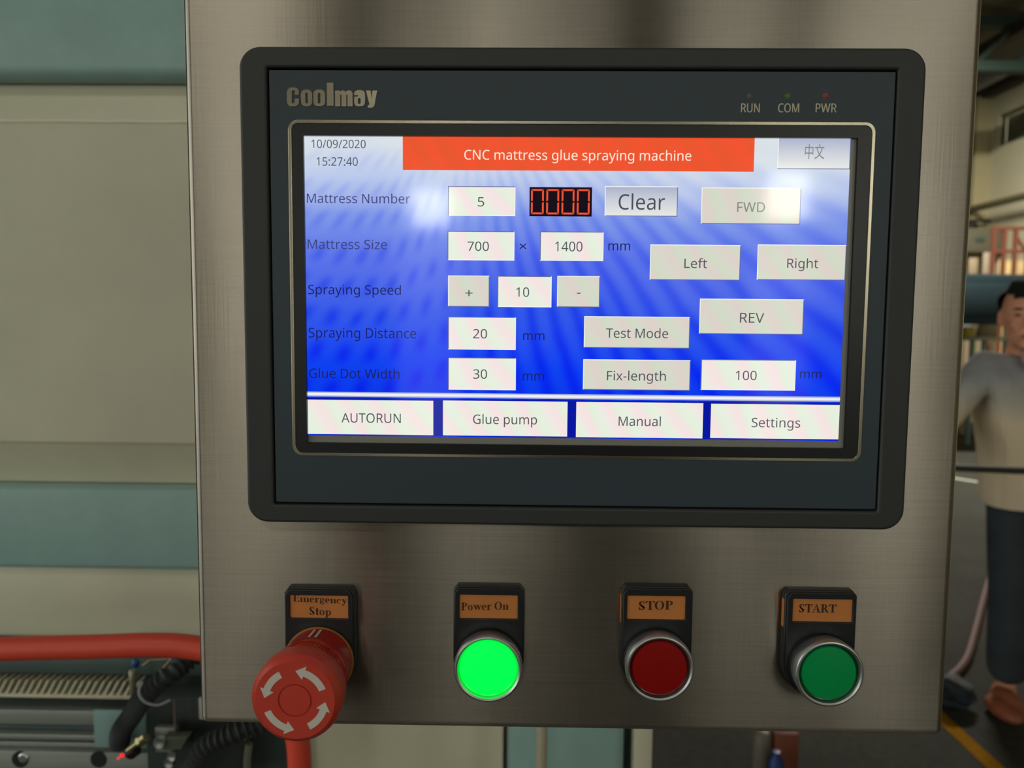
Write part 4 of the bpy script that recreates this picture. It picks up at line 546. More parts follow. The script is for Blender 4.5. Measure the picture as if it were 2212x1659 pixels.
put('lug', flat([[(p.x, p.z) for p in reversed(q)]], SY-.034, SY-.022, .0006), br, mat('olive_grey_steel', (96, 102, 90), .4, metal=.4))
for px, py, r in ((343, 1606, .0055), (364, 1650, .0048), (370, 1635, .0045)):
    put('socket_screw', lathe([(.0022, .001), (.0022, 0), (r*.9, -.0004), (r, .0008), (r, .005)], P(px, py, SY-.037), (0, 1, 0), 20), br, alu)
put('pin', tube([P(376, 1512, SY-.02), P(379, 1585, SY-.02)], .0012, 8, 0), br, mat('rosy_steel_pin', (140, 122, 114), .4, metal=.5))
put('guide_block', box(P(316, 1600, SY).x, P(520, 1600, SY).x, SY+.0, SY+.028, P(316, 1720, SY).z, P(316, 1505, SY).z, .002), br, mat('charcoal_block', (46, 54, 54), .6, grain=.2, gscale=20))
cl = put('wire_clip', join([tube([P(308, 1438, SY-.04), P(325, 1425, SY-.04)], .0009, 8, 0), tube([P(345, 1450, SY-.045), P(371, 1423, SY-.045)], .0008, 8, 0), tube([P(325, 1425, SY-.04), P(371, 1423, SY-.045)], .0006, 8, 0)]), None, mat('copper_wire', (150, 120, 98), .4, metal=.6), origin=P(340, 1425, SY-.04)); tag(cl, 'bent copper-coloured wire clip under the red hose', 'clip')
w = put('connector_tab', box(P(428, 1510, .3).x, P(436, 1510, .3).x+.004, .30, .304, P(430, 1555, .3).z, P(430, 1508, .3).z, .001), None, mat('pale_tab', (160, 156, 148), .5), origin=P(432, 1555, .3)); tag(w, 'pale metal tab peeping out at the cabinet\'s left edge', 'tab')
ft = empty('pipe_stub', P(535, 1600, SY), 'grey pipe stub with an angled elbow left of the emergency button', 'pipe')
put('pipe', tube([P(538, 1606, SY), P(534, 1640, SY), P(532, 1700, SY)], .0036, 12, 4), ft, mat('dull_grey_pipe', (120, 122, 114), .5))
put('elbow', tube([P(540, 1560, SY), P(537, 1580, SY), P(520, 1592, SY)], .0055, 12, 6), ft, mat('dull_grey_pipe', (0, 0, 0)))
# red hose passing behind the cabinet and dropping below it
HZ = .30
hp = [P(-230, 1412, HZ), P(-60, 1405, HZ), P(60, 1400, HZ), P(200, 1397, HZ), P(320, 1393, HZ), P(400, 1396, HZ), P(480, 1412, HZ), P(560, 1450, HZ), P(614, 1510, HZ), P(640, 1580, HZ), P(648, 1660, HZ), P(650, 1800, HZ), P(640, 2100, HZ), P(600, 2700, HZ)]
h = put('red_hose', tube(hp, .0098, 22, 10), None, red_hose, origin=P(640, 1580, HZ)); tag(h, 'thick red hose running across behind the cabinet and dropping below it', 'hose')
wc = put('white_cable', tube([P(1170, 1400, .38), P(1170, 1560, .38), P(1171, 1600, .38), P(1169, 1700, .38), P(1165, 2600, .38)], .0052, 16, 8), None, mat('cream_cable', (176, 168, 146), .5), origin=P(1170, 1600, .38)); tag(wc, 'cream cable hanging straight down in front of the teal post', 'cable')
# ================================================================== steel cabinet
PY = .004
PB = PY+.0035
cl0 = P(400, 0, PB); clb = P(437, 1545, PB); cr0 = P(2119, 0, PB); crb = P(2030, 1560, PB)
CX0 = (cl0.x+clb.x)/2; CX1 = (cr0.x+crb.x)/2; CZ0 = (P(460, 1556, PB).z+P(1000, 1567, PB).z+P(1990, 1582, PB).z)/3; CZ1 = P(1200, -330, PY).z
cabinet = empty('steel_cabinet', ((CX0+CX1)/2, .08, CZ0), 'brushed stainless steel control cabinet holding the screen and the buttons', 'cabinet')
put('front_door', box(CX0, CX1, PY, PY+.022, CZ0, CZ1, .0035, 5), cabinet, steel)
put('housing', box(CX0+.004, CX1-.004, PY+.024, PY+.13, CZ0+.004, CZ1-.004, .003, 3), cabinet, steel)
put('gasket', box(CX0+.008, CX1-.008, PY+.021, PY+.025, CZ0+.008, CZ1-.008), cabinet, black_plastic)
arm = put('mounting_arm', join([box((CX0+CX1)/2-.03, (CX0+CX1)/2+.03, .05, .11, CZ1-.002, CZ1+1.2, .004), box((CX0+CX1)/2-.03, (CX0+CX1)/2+.03, .05, .6, CZ1+1.14, CZ1+1.2, .004)]), cabinet, steel)
# ================================================================== operator terminal
def bp(px, py, Y=0.0): return P(px, py, Y)
bx0, bx1 = -.5*S, .5*S; cz = 1.5+.0444*S; bz1, bz0 = cz+.3544*S, cz-.3544*S
hmi = empty('operator_terminal', (0, .001, bz0), 'dark grey touch screen terminal let into the steel cabinet', 'touch screen')
ix0, ix1, iz0, iz1 = -.4575*S, .4581*S, cz-.3243*S, cz+.3225*S
put('bezel', flat([rrect(bx0, bx1, bz0, bz1, .0085, 10), rrect(ix0-.0004, ix1+.0004, iz0-.0004, iz1+.0004, .0005, 2)], 0.0, PY+.0005, .0012, 3), hmi, bezel_m)
sx0, sx1, sz0, sz1 = -.4270*S, .4290*S, cz-.2481*S, cz+.2475*S
O = prect(655, 290, 1852, 968, .0006)
a, b = P(655, 290, .0006), P(663, 957, .0006); ox0 = (a.x+b.x)/2
a, b = P(1853, 300, .0006), P(1826, 968, .0006); ox1 = (a.x+b.x)/2
oz1 = (P(655, 290, .0006).z+P(1853, 300, .0006).z)/2; oz0 = (P(663, 957, .0006).z+P(1826, 968, .0006).z)/2
g = .0009
put('front_film', flat([rrect(ix0+g*.4, ix1-g*.4, iz0+g*.4, iz1-g*.4, .0006, 3), rrect(sx0, sx1, sz0, sz1, .0035, 8)], .0006, .0030, .0002, 1), hmi, plate_m)
put('back_tray', box(ix0-.002, ix1+.002, .0032, PY, iz0-.002, iz1+.002), hmi, mat('black_groove', (8, 8, 8), .8))
lw = .0012
put('silver_frame', flat([rrect(sx0-lw*.5, sx1+lw*.5, sz0-lw*.5, sz1+lw*.5, .0040, 10), rrect(sx0+lw*.55, sx1-lw*.55, sz0+lw*.55, sz1-lw*.55, .0030, 10)], .0004, .0012, .0001, 1), hmi, silver)
put('screen_border', flat([rrect(sx0, sx1, sz0, sz1, .0034, 8), rectloop(ox0, ox1, oz0, oz1)], .0007, .0022), hmi, glass_border)
LY = .0022                                    # depth of the display surface
def LQ(px0, py0, px1, py1): return prect(px0, py0, px1, py1, LY)
lx0 = (P(657, 292, LY).x+P(664, 942, LY).x)/2; lx1 = (P(1838, 299, LY).x+P(1811, 951, LY).x)/2
lz1 = oz1+.001; lz0 = (P(664, 942, LY).z+P(1811, 951, LY).z)/2
put('display_margin', quad((ox0-.001, ox1+.001, oz0-.001, oz1+.001), LY+.0002), hmi, mat('display_margin_grey', (140, 138, 132), .35))
# wallpaper: deep blue, paler top with some reflected veil painted in, fanning moire bands
t = NT('display_wallpaper'); b_ = t.b
b_.inputs['Base Color'].default_value = (.004, .004, .004, 1); b_.inputs['Roughness'].default_value = .075; b_.inputs['Specular IOR Level'].default_value = .33
v = t.obj(); sp = t.n('ShaderNodeSeparateXYZ'); t.l(v, sp.inputs[0]); X, Z = sp.outputs[0], sp.outputs[2]
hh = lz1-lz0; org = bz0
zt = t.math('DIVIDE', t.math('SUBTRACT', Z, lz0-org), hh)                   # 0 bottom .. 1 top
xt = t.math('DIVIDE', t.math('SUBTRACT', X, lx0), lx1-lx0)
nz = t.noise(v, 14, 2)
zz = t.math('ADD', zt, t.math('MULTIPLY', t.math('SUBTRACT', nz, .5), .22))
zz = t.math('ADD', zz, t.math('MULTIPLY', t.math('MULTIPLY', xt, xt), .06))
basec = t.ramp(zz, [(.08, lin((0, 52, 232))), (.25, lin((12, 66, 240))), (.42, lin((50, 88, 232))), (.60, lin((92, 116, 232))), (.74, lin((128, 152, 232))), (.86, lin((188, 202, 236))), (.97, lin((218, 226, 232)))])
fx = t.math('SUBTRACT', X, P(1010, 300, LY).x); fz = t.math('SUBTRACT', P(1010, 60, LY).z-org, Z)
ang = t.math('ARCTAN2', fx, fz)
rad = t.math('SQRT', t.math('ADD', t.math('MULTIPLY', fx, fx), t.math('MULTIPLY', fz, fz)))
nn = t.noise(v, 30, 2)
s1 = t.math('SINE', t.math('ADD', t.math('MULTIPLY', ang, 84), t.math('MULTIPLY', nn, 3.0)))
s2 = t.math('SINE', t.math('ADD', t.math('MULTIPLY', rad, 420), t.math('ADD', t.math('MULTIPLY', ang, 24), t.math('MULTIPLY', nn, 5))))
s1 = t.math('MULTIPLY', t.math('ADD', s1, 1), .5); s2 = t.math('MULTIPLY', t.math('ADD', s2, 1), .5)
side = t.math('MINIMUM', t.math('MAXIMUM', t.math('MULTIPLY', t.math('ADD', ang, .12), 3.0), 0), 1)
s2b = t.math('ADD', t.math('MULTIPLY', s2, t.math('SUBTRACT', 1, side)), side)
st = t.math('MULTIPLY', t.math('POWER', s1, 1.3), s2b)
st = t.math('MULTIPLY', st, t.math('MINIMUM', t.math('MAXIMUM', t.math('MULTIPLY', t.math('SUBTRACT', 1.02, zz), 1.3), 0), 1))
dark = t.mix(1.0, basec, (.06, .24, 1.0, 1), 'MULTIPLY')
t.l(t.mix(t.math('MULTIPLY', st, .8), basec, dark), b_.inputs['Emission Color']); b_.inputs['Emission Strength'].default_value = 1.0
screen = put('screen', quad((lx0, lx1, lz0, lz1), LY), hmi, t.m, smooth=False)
WH = lcd('display_white', (238, 240, 230), .22); WG = lcd('display_offwhite', (216, 218, 204), .16); GR = lcd('display_grey', (196, 202, 214), .05)
t = NT('display_grey_gradient'); tc = t.n('ShaderNodeTexCoord'); sp = t.n('ShaderNodeSeparateXYZ'); t.l(tc.outputs['Generated'], sp.inputs[0])
t.b.inputs['Base Color'].default_value = (.004, .004, .004, 1); t.b.inputs['Roughness'].default_value = .075; t.b.inputs['Specular IOR Level'].default_value = .33
t.l(t.ramp(sp.outputs[2], [(0, lin((232, 234, 228))), (.45, lin((208, 212, 220))), (1, lin((170, 178, 204)))]), t.b.inputs['Emission Color']); t.b.inputs['Emission Strength'].default_value = 1; GR = t.m
LG = lcd('display_light_edge', (246, 246, 244)); SH = lcd('display_shadow_edge', (96, 104, 150))
OR = lcd('display_orange', (238, 86, 48), .12); BK = lcd('display_black', (22, 12, 24)); SEG = lcd('display_red_segment', (240, 84, 52))
TXT = lcd('display_grey_text', (74, 76, 86)); TXB = lcd('display_navy_text', (26, 30, 92)); TXS = lcd('display_slate_text', (60, 66, 120)); TXW = lcd('display_cream_text', (250, 232, 214)); TXP = lcd('display_pale_text', (130, 130, 128))
BAR = lcd('display_dark_blue', (4, 20, 158)); LINE = lcd('display_line_silver', (178, 184, 208)); LINE2 = lcd('display_line_white', (236, 238, 244))
e1 = .00004
def widget(r, m, edge, label, txt=None, tm=TXT, name='screen_button', y=LY):
    x0, x1, z0, z1 = LQ(*r); x1 = min(x1, lx1); z1 = min(z1, lz1)
    lo, hi = (LG, SH) if edge == 'up' else (SH, LG)
    k = .0003
    ms = [(quad((x0, x1, z0, z1), y-e1), 0)]
    if edge: ms += [(quad((x0, x1, z1-k, z1), y-2*e1), 2), (quad((x0, x0+k, z0, z1), y-2*e1), 2), (quad((x0, x1, z0, z0+k), y-2*e1), 3), (quad((x1-k, x1, z0, z1), y-2*e1), 3)]
    for s in (txt or []):
        ms.append((text(s[0], s[1], s[2], s[3], s[4], LY, y-3*e1), 1))
    o = put(name, join(ms), screen, [m, tm, lo, hi], smooth=False, label=label); return o
widget((870, 292, 1628, 371), OR, None, 'orange title strip reading CNC mattress glue spraying machine', [('CNC mattress glue spraying machine', 1003, 1493, 325, 346)], TXW, 'screen_title')
widget((1681, 296, 1836, 366), GR, 'up', 'grey on-screen button with two Chinese characters', [('中文', 1738, 1780, 324, 341)], TXP)
widget((968, 402, 1113, 467), WH, 'down', 'white number box showing 5', [('5', 1032, 1046, 426, 446)], name='number_box')
widget((1307, 402, 1463, 468), GR, 'up', 'grey on-screen button reading Clear', [('Clear', 1336, 1436, 420, 453)])
widget((1516, 405, 1728, 485), WG, 'up', 'off-white on-screen button reading FWD', [('FWD', 1592, 1652, 437, 458)], TXP)
widget((967, 499, 1111, 563), WH, 'down', 'white number box showing 700', [('700', 1010, 1056, 522, 542)], name='number_box')
widget((1167, 500, 1303, 564), WH, 'down', 'white number box showing 1400', [('1400', 1199, 1258, 522, 543)], name='number_box')
widget((1405, 528, 1598, 606), WG, 'up', 'off-white on-screen button reading Left', [('Left', 1478, 1527, 559, 579)])
widget((1637, 528, 1830, 606), WG, 'up', 'off-white on-screen button reading Right', [('Right', 1700, 1767, 559, 579)])
widget((968, 595, 1057, 663), WG, 'up', 'small on-screen button with a plus sign', [('+', 1005, 1021, 623, 643)])
widget((1075, 596, 1191, 664), WH, 'down', 'white number box showing 10', [('10', 1115, 1143, 621, 641)], name='number_box')
widget((1204, 596, 1295, 664), WG, 'up', 'small on-screen button with a minus sign', [('-', 1246, 1254, 621, 641)])
widget((1512, 645, 1734, 723), WG, 'up', 'off-white on-screen button reading REV', [('REV', 1598, 1650, 676, 697)])
widget((968, 684, 1114, 756), WH, 'down', 'white number box showing 20', [('20', 1022, 1052, 711, 731)], name='number_box')
widget((1262, 683, 1489, 753), WG, 'up', 'off-white on-screen button reading Test Mode', [('Test Mode', 1309, 1443, 710, 730)])
widget((968, 772, 1114, 843), WH, 'down', 'white number box showing 30', [('30', 1022, 1052, 798, 818)], name='number_box')
widget((1260, 776, 1490, 844), WG, 'up', 'off-white on-screen button reading Fix-length', [('Fix-length', 1311, 1438, 802, 822)])
widget((1515, 776, 1717, 844), WH, 'down', 'white number box showing 100', [('100', 1589, 1634, 801, 821)], name='number_box')
bar = widget((664, 859, 1812, 951), BAR, None, 'dark blue strip behind the four bottom buttons', name='button_strip', y=LY)
x0, x1, z0, z1 = lx0, lx1, (P(664, 858, LY).z+P(1814, 866, LY).z)/2, (P(664, 848, LY).z+P(1814, 855, LY).z)/2
dz = (z1-z0)/4
put('divider_line', join([(quad((x0, x1, z0, z1), LY-2*e1), 0), (quad((x0, x1, z0+dz, z1-dz), LY-3*e1), 1)]), screen, [LINE, LINE2], smooth=False)
e0 = LY-3*e1
for r, s, tx in (((665, 863, 936, 940), 'AUTORUN', (738, 866, 893, 913)), ((957, 865, 1225, 943), 'Glue pump', (1022, 1160, 896, 916)), ((1245, 868, 1517, 947), 'Manual', (1336, 1427, 900, 920)), ((1536, 872, 1813, 949), 'Settings', (1623, 1728, 903, 923))):
    widget(r, WH, None, 'white bottom button reading '+s, [(s,)+tx], y=e0)
x0, x1, z0, z1 = LQ(1144, 404, 1278, 468)
ms = [(quad((x0, x1, z0, z1), LY-e1), 0)]
for i in range(4):
    a0 = x0+(x1-x0)*(.025+.245*i); a1 = a0+(x1-x0)*.205; q = (x1-x0)*.028; zb, zt_ = z0+(z1-z0)*.07, z1-(z1-z0)*.07; zm = (zb+zt_)/2; gp = q*.25; y = LY-2*e1
    for pts in ([(a0+gp, zt_), (a1-gp, zt_), (a1-q-gp, zt_-q), (a0+q+gp, zt_-q)], [(a0+gp, zb), (a0+q+gp, zb+q), (a1-q-gp, zb+q), (a1-gp, zb)],
                [(a0, zt_-gp), (a0+q, zt_-q-gp), (a0+q, zm+q*.6), (a0, zm+gp)], [(a0, zb+gp), (a0, zm-gp), (a0+q, zm-q*.6), (a0+q, zb+q+gp)],
                [(a1, zt_-gp), (a1, zm+gp), (a1-q, zm+q*.6), (a1-q, zt_-q-gp)], [(a1, zb+gp), (a1-q, zb+q+gp), (a1-q, zm-q*.6), (a1, zm-gp)]):
        ms.append((mesh([(p[0], y, p[1]) for p in pts], [tuple(range(4))]), 1))
put('digit_counter', join(ms), screen, [BK, SEG], smooth=False, label='black counter with four red segment zeros')
for s, a, b, c, d, m in (('10/09/2020', 673, 790, 302, 320, TXT), ('15:27:40', 684, 773, 340, 358, TXT), ('Mattress Number', 663, 886, 419, 439, TXS), ('Mattress Size', 665, 836, 518, 538, TXS),
                         ('Spraying Speed', 666, 866, 616, 636, TXB), ('Spraying Distance', 667, 899, 709, 730, TXB), ('Glue Dot Width', 668, 863, 797, 817, TXB),
                         ('×', 1122, 1137, 522, 542, TXB), ('mm', 1314, 1361, 521, 541, TXB), ('mm', 1130, 1176, 715, 735, TXB), ('mm', 1129, 1175, 802, 822, TXB), ('mm', 1728, 1774, 798, 817, TXB)):
    put('screen_text', text(s, a, b, c, d, LY, LY-e1*2), screen, m, smooth=False)
# logo, lamp captions and lamps
def logo():
    Yp = .0006; g0, gb = 196, 229
    K = []
    def blk(x0, x1, t_, b_, r, hole=None, cut=None):
        a = P(x0, t_, Yp); c = P(x1, b_, Yp)
        lp = [rrect(a.x, c.x, c.z, a.z, r, 6)]
        if hole:
            p, q = P(hole[0], hole[2], Yp), P(hole[1], hole[3], Yp); lp.append(rrect(p.x, q.x, q.z, p.z, (q.x-p.x)*.45, 4))
        K.append(flat(lp, .0003, .0007))
    def poly(pts): K.append(flat([[XZ(p[0], p[1], Yp) for p in pts]], .0003, .0007))
    # C: outer rounded, slot open to the right
    c = [(646, 205), (646, 195), (641, 190), (627, 189), (621, 195), (620, 203), (620, 219), (622, 226), (627, 230), (640, 230), (646, 225), (647, 213), (637, 213), (637, 222), (634, 224), (631, 222), (631, 197), (634, 195), (637, 197), (637, 205)]
    poly(c[::-1])
    blk(650, 675, 194, 230, .0018, (660, 665.5, 201, 224)); blk(677, 703, 194, 230, .0018, (687, 692.5, 201, 224))
    blk(706, 721, 179, 229, .0001)
    poly([(724, 196), (734, 196), (734, 199), (740, 195), (745, 197), (747, 199), (753, 195), (760, 197), (762, 202), (762, 230), (751, 230), (751, 205), (748.5, 205), (748.5, 230), (738, 230), (738, 205), (735.5, 205), (735.5, 230), (724, 230)][::-1])
    blk(765, 789, 195, 230, .0016, (773.5, 779.5, 212, 225)); 
    poly([(791, 196), (801, 196), (803, 214), (805, 196), (815, 196), (809, 229), (805, 233), (795, 233), (795, 228), (799, 226), (797, 222)][::-1])
    return join(K)
put('logo', logo(), hmi, silver, label='silver logo lettering top left of the screen')
put('logo_slot', flat([[XZ(*p, .0003) for p in [(764, 205.5), (773, 205.5), (773, 208.5), (764, 208.5)][::-1]]], .00024, .0003), hmi, plate_m)
cap = mat('pale_caption_print', (206, 200, 180), .5)
for s, a, b in (('RUN', 1600, 1640), ('COM', 1680, 1725), ('PWR', 1761, 1806)):
    m1 = text(s, a, b, 224, 243, .0006, .00038); m2 = m1.copy(); m2.transform(Matrix.Translation((.00012, -.00002, 0)))
    m3 = m1.copy(); m3.transform(Matrix.Translation((.00006, -.00004, .00003)))
    put('caption', join([m1, m2, m3]), hmi, cap, smooth=False, label='caption '+s+' under its small round lamp')
for px, c in ((1620, (92, 84, 70)), (1702, (70, 118, 36)), (1783, (150, 60, 54))):
    put('indicator_lamp', lathe([(0, -.0002), (.0010, -.0001), (.00148, .0002), (.0015, .0006)], P(px, 207, .0006), (0, 1, 0), 24), hmi, mat('lamp_%d_%d' % (c[0], c[1]), c, .3, grain=.3, gscale=900))
# ================================================================== push buttons and emergency stop
HFY = -.0020                                  # front of the black label holders
RFY = -.0110                                  # front of the round rings
def holder(root, pxc, pcen, pxtop, pwin, side=None):
    cx = P(pxc, 1330, HFY).x; hw = .01475
    zt = P(pxc, pxtop, HFY).z; zc = pcen
    o = [(cx-hw, zc), (cx-hw, zt-.0022), (cx-hw+.0018, zt), (cx+hw-.0018, zt), (cx+hw, zt-.0022), (cx+hw, zc)]
    o += [(cx+hw*math.cos(-PI*k/24), zc+hw*math.sin(-PI*k/24)) for k in range(1, 24)]
    o = o[::-1]
    put('label_holder', flat([o], HFY+.0012, PY, .0005), root, black_plastic)
    x0, x1, z0, z1 = prect(*pwin, HFY+.001)
    ins = [(cx+(x-cx)*.96, zt-(zt-z)*1.0 if z < zt-.003 else z-.0006) for x, z in o]
    fr = put('label_frame', flat([ins, rrect(x0, x1, z0, z1, .0004, 3)], HFY, HFY+.0014, .0003, 2), root, black_plastic)
    put('label_card', box(x0-.0003, x1+.0003, HFY+.0008, HFY+.0013, z0-.0003, z1+.0003), root, card)
    if side:
        put('card_edge', box(cx-hw-.0002, cx-hw+.001, HFY+.0022, PY-.0014, zt-.016, zt-.0042), root, card)
    return cx
def arrowring():
    pass
def push_button(pxc, rc, pxtop, win, txts, lensm, lensm2, label, lab_lens, side=None, tilt=0):
    c = P(rc[0], rc[1], RFY); R = abs(P(rc[0]+75, rc[1], RFY).x-P(rc[0]-75, rc[1], RFY).x)/2
    root = empty('push_button', (c.x, PY, c.z), label, 'push button')
    holder(root, pxc, c.z, pxtop, win, side)
    for s, a, b, t_, bs in txts:
        put('label_text', glyphs(SERIF, s, a, b, t_, bs, HFY+.0008, HFY+.0007, tilt=tilt), root, ink, smooth=False)
    cc = Vector((c.x, 0, c.z))
    # profile distances run towards the camera
    put('collar', lathe([(R*.985, -PY+.0005), (R*.985, -HFY+.0012), (R*.95, -HFY+.0020), (R*.9, -HFY+.0022)], cc, (0, -1, 0), 64), root, black_plastic)
    d = -RFY
    put('ring', lathe([(R*.93, d-.0078), (R*.96, d-.0070), (R*1.0, d-.0018), (R*.992, d-.0006), (R*.965, d-.0001), (R*.93, d), (R*.885, d-.0004), (R*.865, d-.0012), (R*.862, d-.003)], cc, (0, -1, 0), 72), root, alu)
    l = put('lens', lathe([(R*.862, d-.0040), (R*.858, d-.0019), (R*.83, d-.0016), (R*.80, d-.0018)], cc, (0, -1, 0), 64), root, lensm2, label='darker outer rim of the lens')
    l = put('lens_face', lathe([(R*.80, d-.0030), (R*.797, d-.0015), (R*.78, d-.0011), (R*.5, d-.0008), (0, d-.0007)], cc, (0, -1, 0), 64), root, lensm, label=lab_lens)
    return root
def plast(name, c, emit=0.0, rough=.3, coat=.25):
    return mat(name, c, rough, emit=emit, coat=coat)
g1 = plast('lit_green_lens', (0, 255, 76), .95); g1r = plast('lit_green_rim', (0, 226, 70), .7)
push_button(1055.5, (1054, 1447), 1268, (993, 1283, 1118, 1336), [('Power On', 996, 1099, 1302, 1319)], g1, g1r, 'glowing green push button labelled Power On', 'glowing green lens', tilt=.03)
push_button(1420, (1426, 1446), 1269, (1355, 1285, 1479, 1338), [('STOP', 1380, 1453, 1299, 1318)], plast('dark_red_lens', (150, 12, 8)), plast('darker_red_rim', (78, 6, 12)), 'dark red push button labelled STOP', 'unlit dark red lens', side=True, tilt=.03)
push_button(1775, (1793, 1457), 1278, (1712, 1292, 1839, 1343), [('START', 1726, 1806, 1305, 1323)], plast('green_lens', (0, 156, 82)), plast('dark_green_rim', (0, 70, 36)), 'unlit green push button labelled START', 'unlit green lens', side=True)
# emergency stop
ec = P(690, 1426, HFY); EF = -.0365
ecc = Vector((ec.x, 0, ec.z)); pr = abs(P(638+98, 1505, EF).x-P(638-98, 1505, EF).x)/2
es = empty('emergency_stop_button', (ec.x, PY, ec.z), 'big red mushroom emergency stop button with white arrows', 'emergency button')
holder(es, 688.5, ec.z, 1272, (627, 1284, 753, 1335))
for s, a, b, t_, bs in (('Emergency', 633, 750, 1285, 1300), ('Stop', 669, 715, 1311, 1328)):
    put('label_text', glyphs(SERIF, s, a, b, t_, bs, HFY+.0008, HFY+.0007, tilt=-.03), es, ink, smooth=False)
rb = .0142
put('yellow_ring', lathe([(rb*1.0, -HFY), (rb*1.03, -HFY+.0004), (rb*1.03, -HFY+.0012), (rb*.98, -HFY+.0014)], ecc, (0, -1, 0), 64), es, mat('ochre_ring', (150, 110, 40), .5))
E = -EF
nk = []
put('collar', lathe([(rb, -HFY+.0012), (rb*1.0, .010), (rb*1.04, .014), (rb*1.08, .0175), (rb*1.08, .0185), (rb*1.0, .0185)], ecc, (0, -1, 0), 72), es, red_gloss, label='glossy red collar')
# fine knurl between collar and head
v = []; f = []; N = 160
for h_, base_ in ((.0182, rb*1.05), (E-.012, pr*.93)):
    for k in range(N):
        a = 2*PI*k/N; r = base_*(1+(.012 if k % 2 else 0)); v.append((ec.x+r*math.cos(a), -h_, ec.z+r*math.sin(a)))
for k in range(N): f.append((k, (k+1) % N, N+(k+1) % N, N+k))
put('knurled_neck', mesh(v, f), es, red_gloss, smooth=False)
fr_ = pr*.88
put('mushroom_head', lathe([(pr*.90, E-.0122), (pr*.975, E-.0112), (pr*1.0, E-.0095), (pr*1.0, E-.0025), (pr*.985, E-.0016), (fr_*1.01, E-.0003), (fr_, E), (pr*.375, E), (pr*.365, E-.0006), (pr*.35, E-.0006), (pr*.34, E), (0, E+.0001)], ecc, (0, -1, 0), 96), es, red_plastic)
def arrow(a0, a1):
    ri, ro = pr*.58, pr*.735; hr = (.50*pr, .815*pr); n = 12; ah = math.radians(17)*(1 if a1 > a0 else -1)
    o = [((ro)*math.cos(a0+(a1-ah-a0)*k/n), ro*math.sin(a0+(a1-ah-a0)*k/n)) for k in range(n+1)]
    i = [((ri)*math.cos(a0+(a1-ah-a0)*k/n), ri*math.sin(a0+(a1-ah-a0)*k/n)) for k in range(n+1)]
    rm = (ri+ro)/2; tip = (rm*1.02*math.cos(a1), rm*1.02*math.sin(a1)); e = a1-ah
    lp = o+[(hr[1]*math.cos(e), hr[1]*math.sin(e)), tip, (hr[0]*math.cos(e), hr[0]*math.sin(e))]+i[::-1]
    lp = [(ec.x+x, ec.z+z) for x, z in lp]
    return flat([lp], EF-.00012, EF+.0001)
for a0, a1 in ((22, 88), (118, 176), (203, 268), (297, 358)):
    put('arrow', arrow(math.radians(a0), math.radians(a1)), es, white_print, smooth=False)
for px in (-1, 1):
    a = math.radians(92+px*5.0)-PI/60; y0, y1 = -.0045, -.0135
    v = [];
    for aa in (a-.035, a+.035):
        for y, rr in ((y0, rb*1.0), (y1, rb*1.037)): v.append((ec.x+(rr+.00012)*math.cos(aa), y, ec.z+(rr+.00012)*math.sin(aa)))
    put('mark', mesh(v, [(0, 1, 3, 2)]), es, white_print, smooth=False)
# ================================================================== things in the hall
def zx(px, py, Y): return P(px, py, Y)
def wallpt(px, py): return zat(px, py)
wp = [wallpt(2085, 462), wallpt(2130, 455), wallpt(2212, 434)]
zpip = wallpt(2212, 434).z
pipe = put('wall_pipe', tube([(HX-.26, 15.5, zpip), (HX-.26, 10, zpip), (HX-.26, 5, zpip)], .05, 10, 0), None, mat('dark_olive_pipe', (92, 86, 60), .6), origin=(HX-.26, 10, zpip)); tag(pipe, 'dark olive pipe running along the cream wall', 'pipe')
# cabinet on the wall
Yc = 11.2
x0, x1, z0, z1 = prect(2080, 492, 2148, 545, Yc); x1 = HX
wc_ = empty('wall_box', ((x0+x1)/2, Yc, z0), 'beige control box high up beside the red frame', 'box')
put('body', box(x0, x1, Yc, Yc+.5, z0, z1, .02), wc_, mat('khaki_grey_paint', (104, 100, 82), .6)); x0, x1, z0, z1 = prect(2108, 512, 2126, 522, Yc-.01)
put('window', box(x0, x1, Yc-.02, Yc, z0, z1, .005), wc_, mat('dull_blue_panel', (72, 86, 84), .4))
lampp = P(2098, 482, 11.6)
lp = empty('dark_lamp', lampp, 'small dark round lamp above the beige control box', 'lamp'); put('shade', lathe([(.03, 0), (.07, .03), (.10, .10), (.09, .13), (0, .13)], lampp+Vector((0, 0, .05)), (0, 0, -1), 20), lp, mat('near_black_metal', (34, 36, 28), .5)); put('bracket', tube([lampp+Vector((0, 0, .04)), Vector((HX, lampp.y, lampp.z+.04))], .02, 6, 0), lp, mat('near_black_metal', (0, 0, 0)))
# red steel frame
Yr = 10.0; rm = mat('red_oxide_steel', (116, 64, 46), .6)
fr = empty('scaffold', (P(2190, 560, Yr).x, Yr, 0), 'tall red steel frame with crossbars in front of the wall', 'frame')
fr0 = P(2148, 493, Yr).x; frx = P(2222, 493, Yr).x
for py in (493, 543): z = P(2170, py, Yr).z; put('crossbar', box(fr0, frx, Yr-.022, Yr+.022, z-.022, z+.022), fr, rm)
for px in (2144, 2167, 2191, 2219): x = P(px, 560, Yr).x; put('upright', box(x-.024, x+.024, Yr-.02, Yr+.02, 0, P(px, 493, Yr).z+.02), fr, rm)
put('brace', tube([P(2196, 512, Yr), P(2216, 545, Yr)], .022, 8, 0), fr, rm)
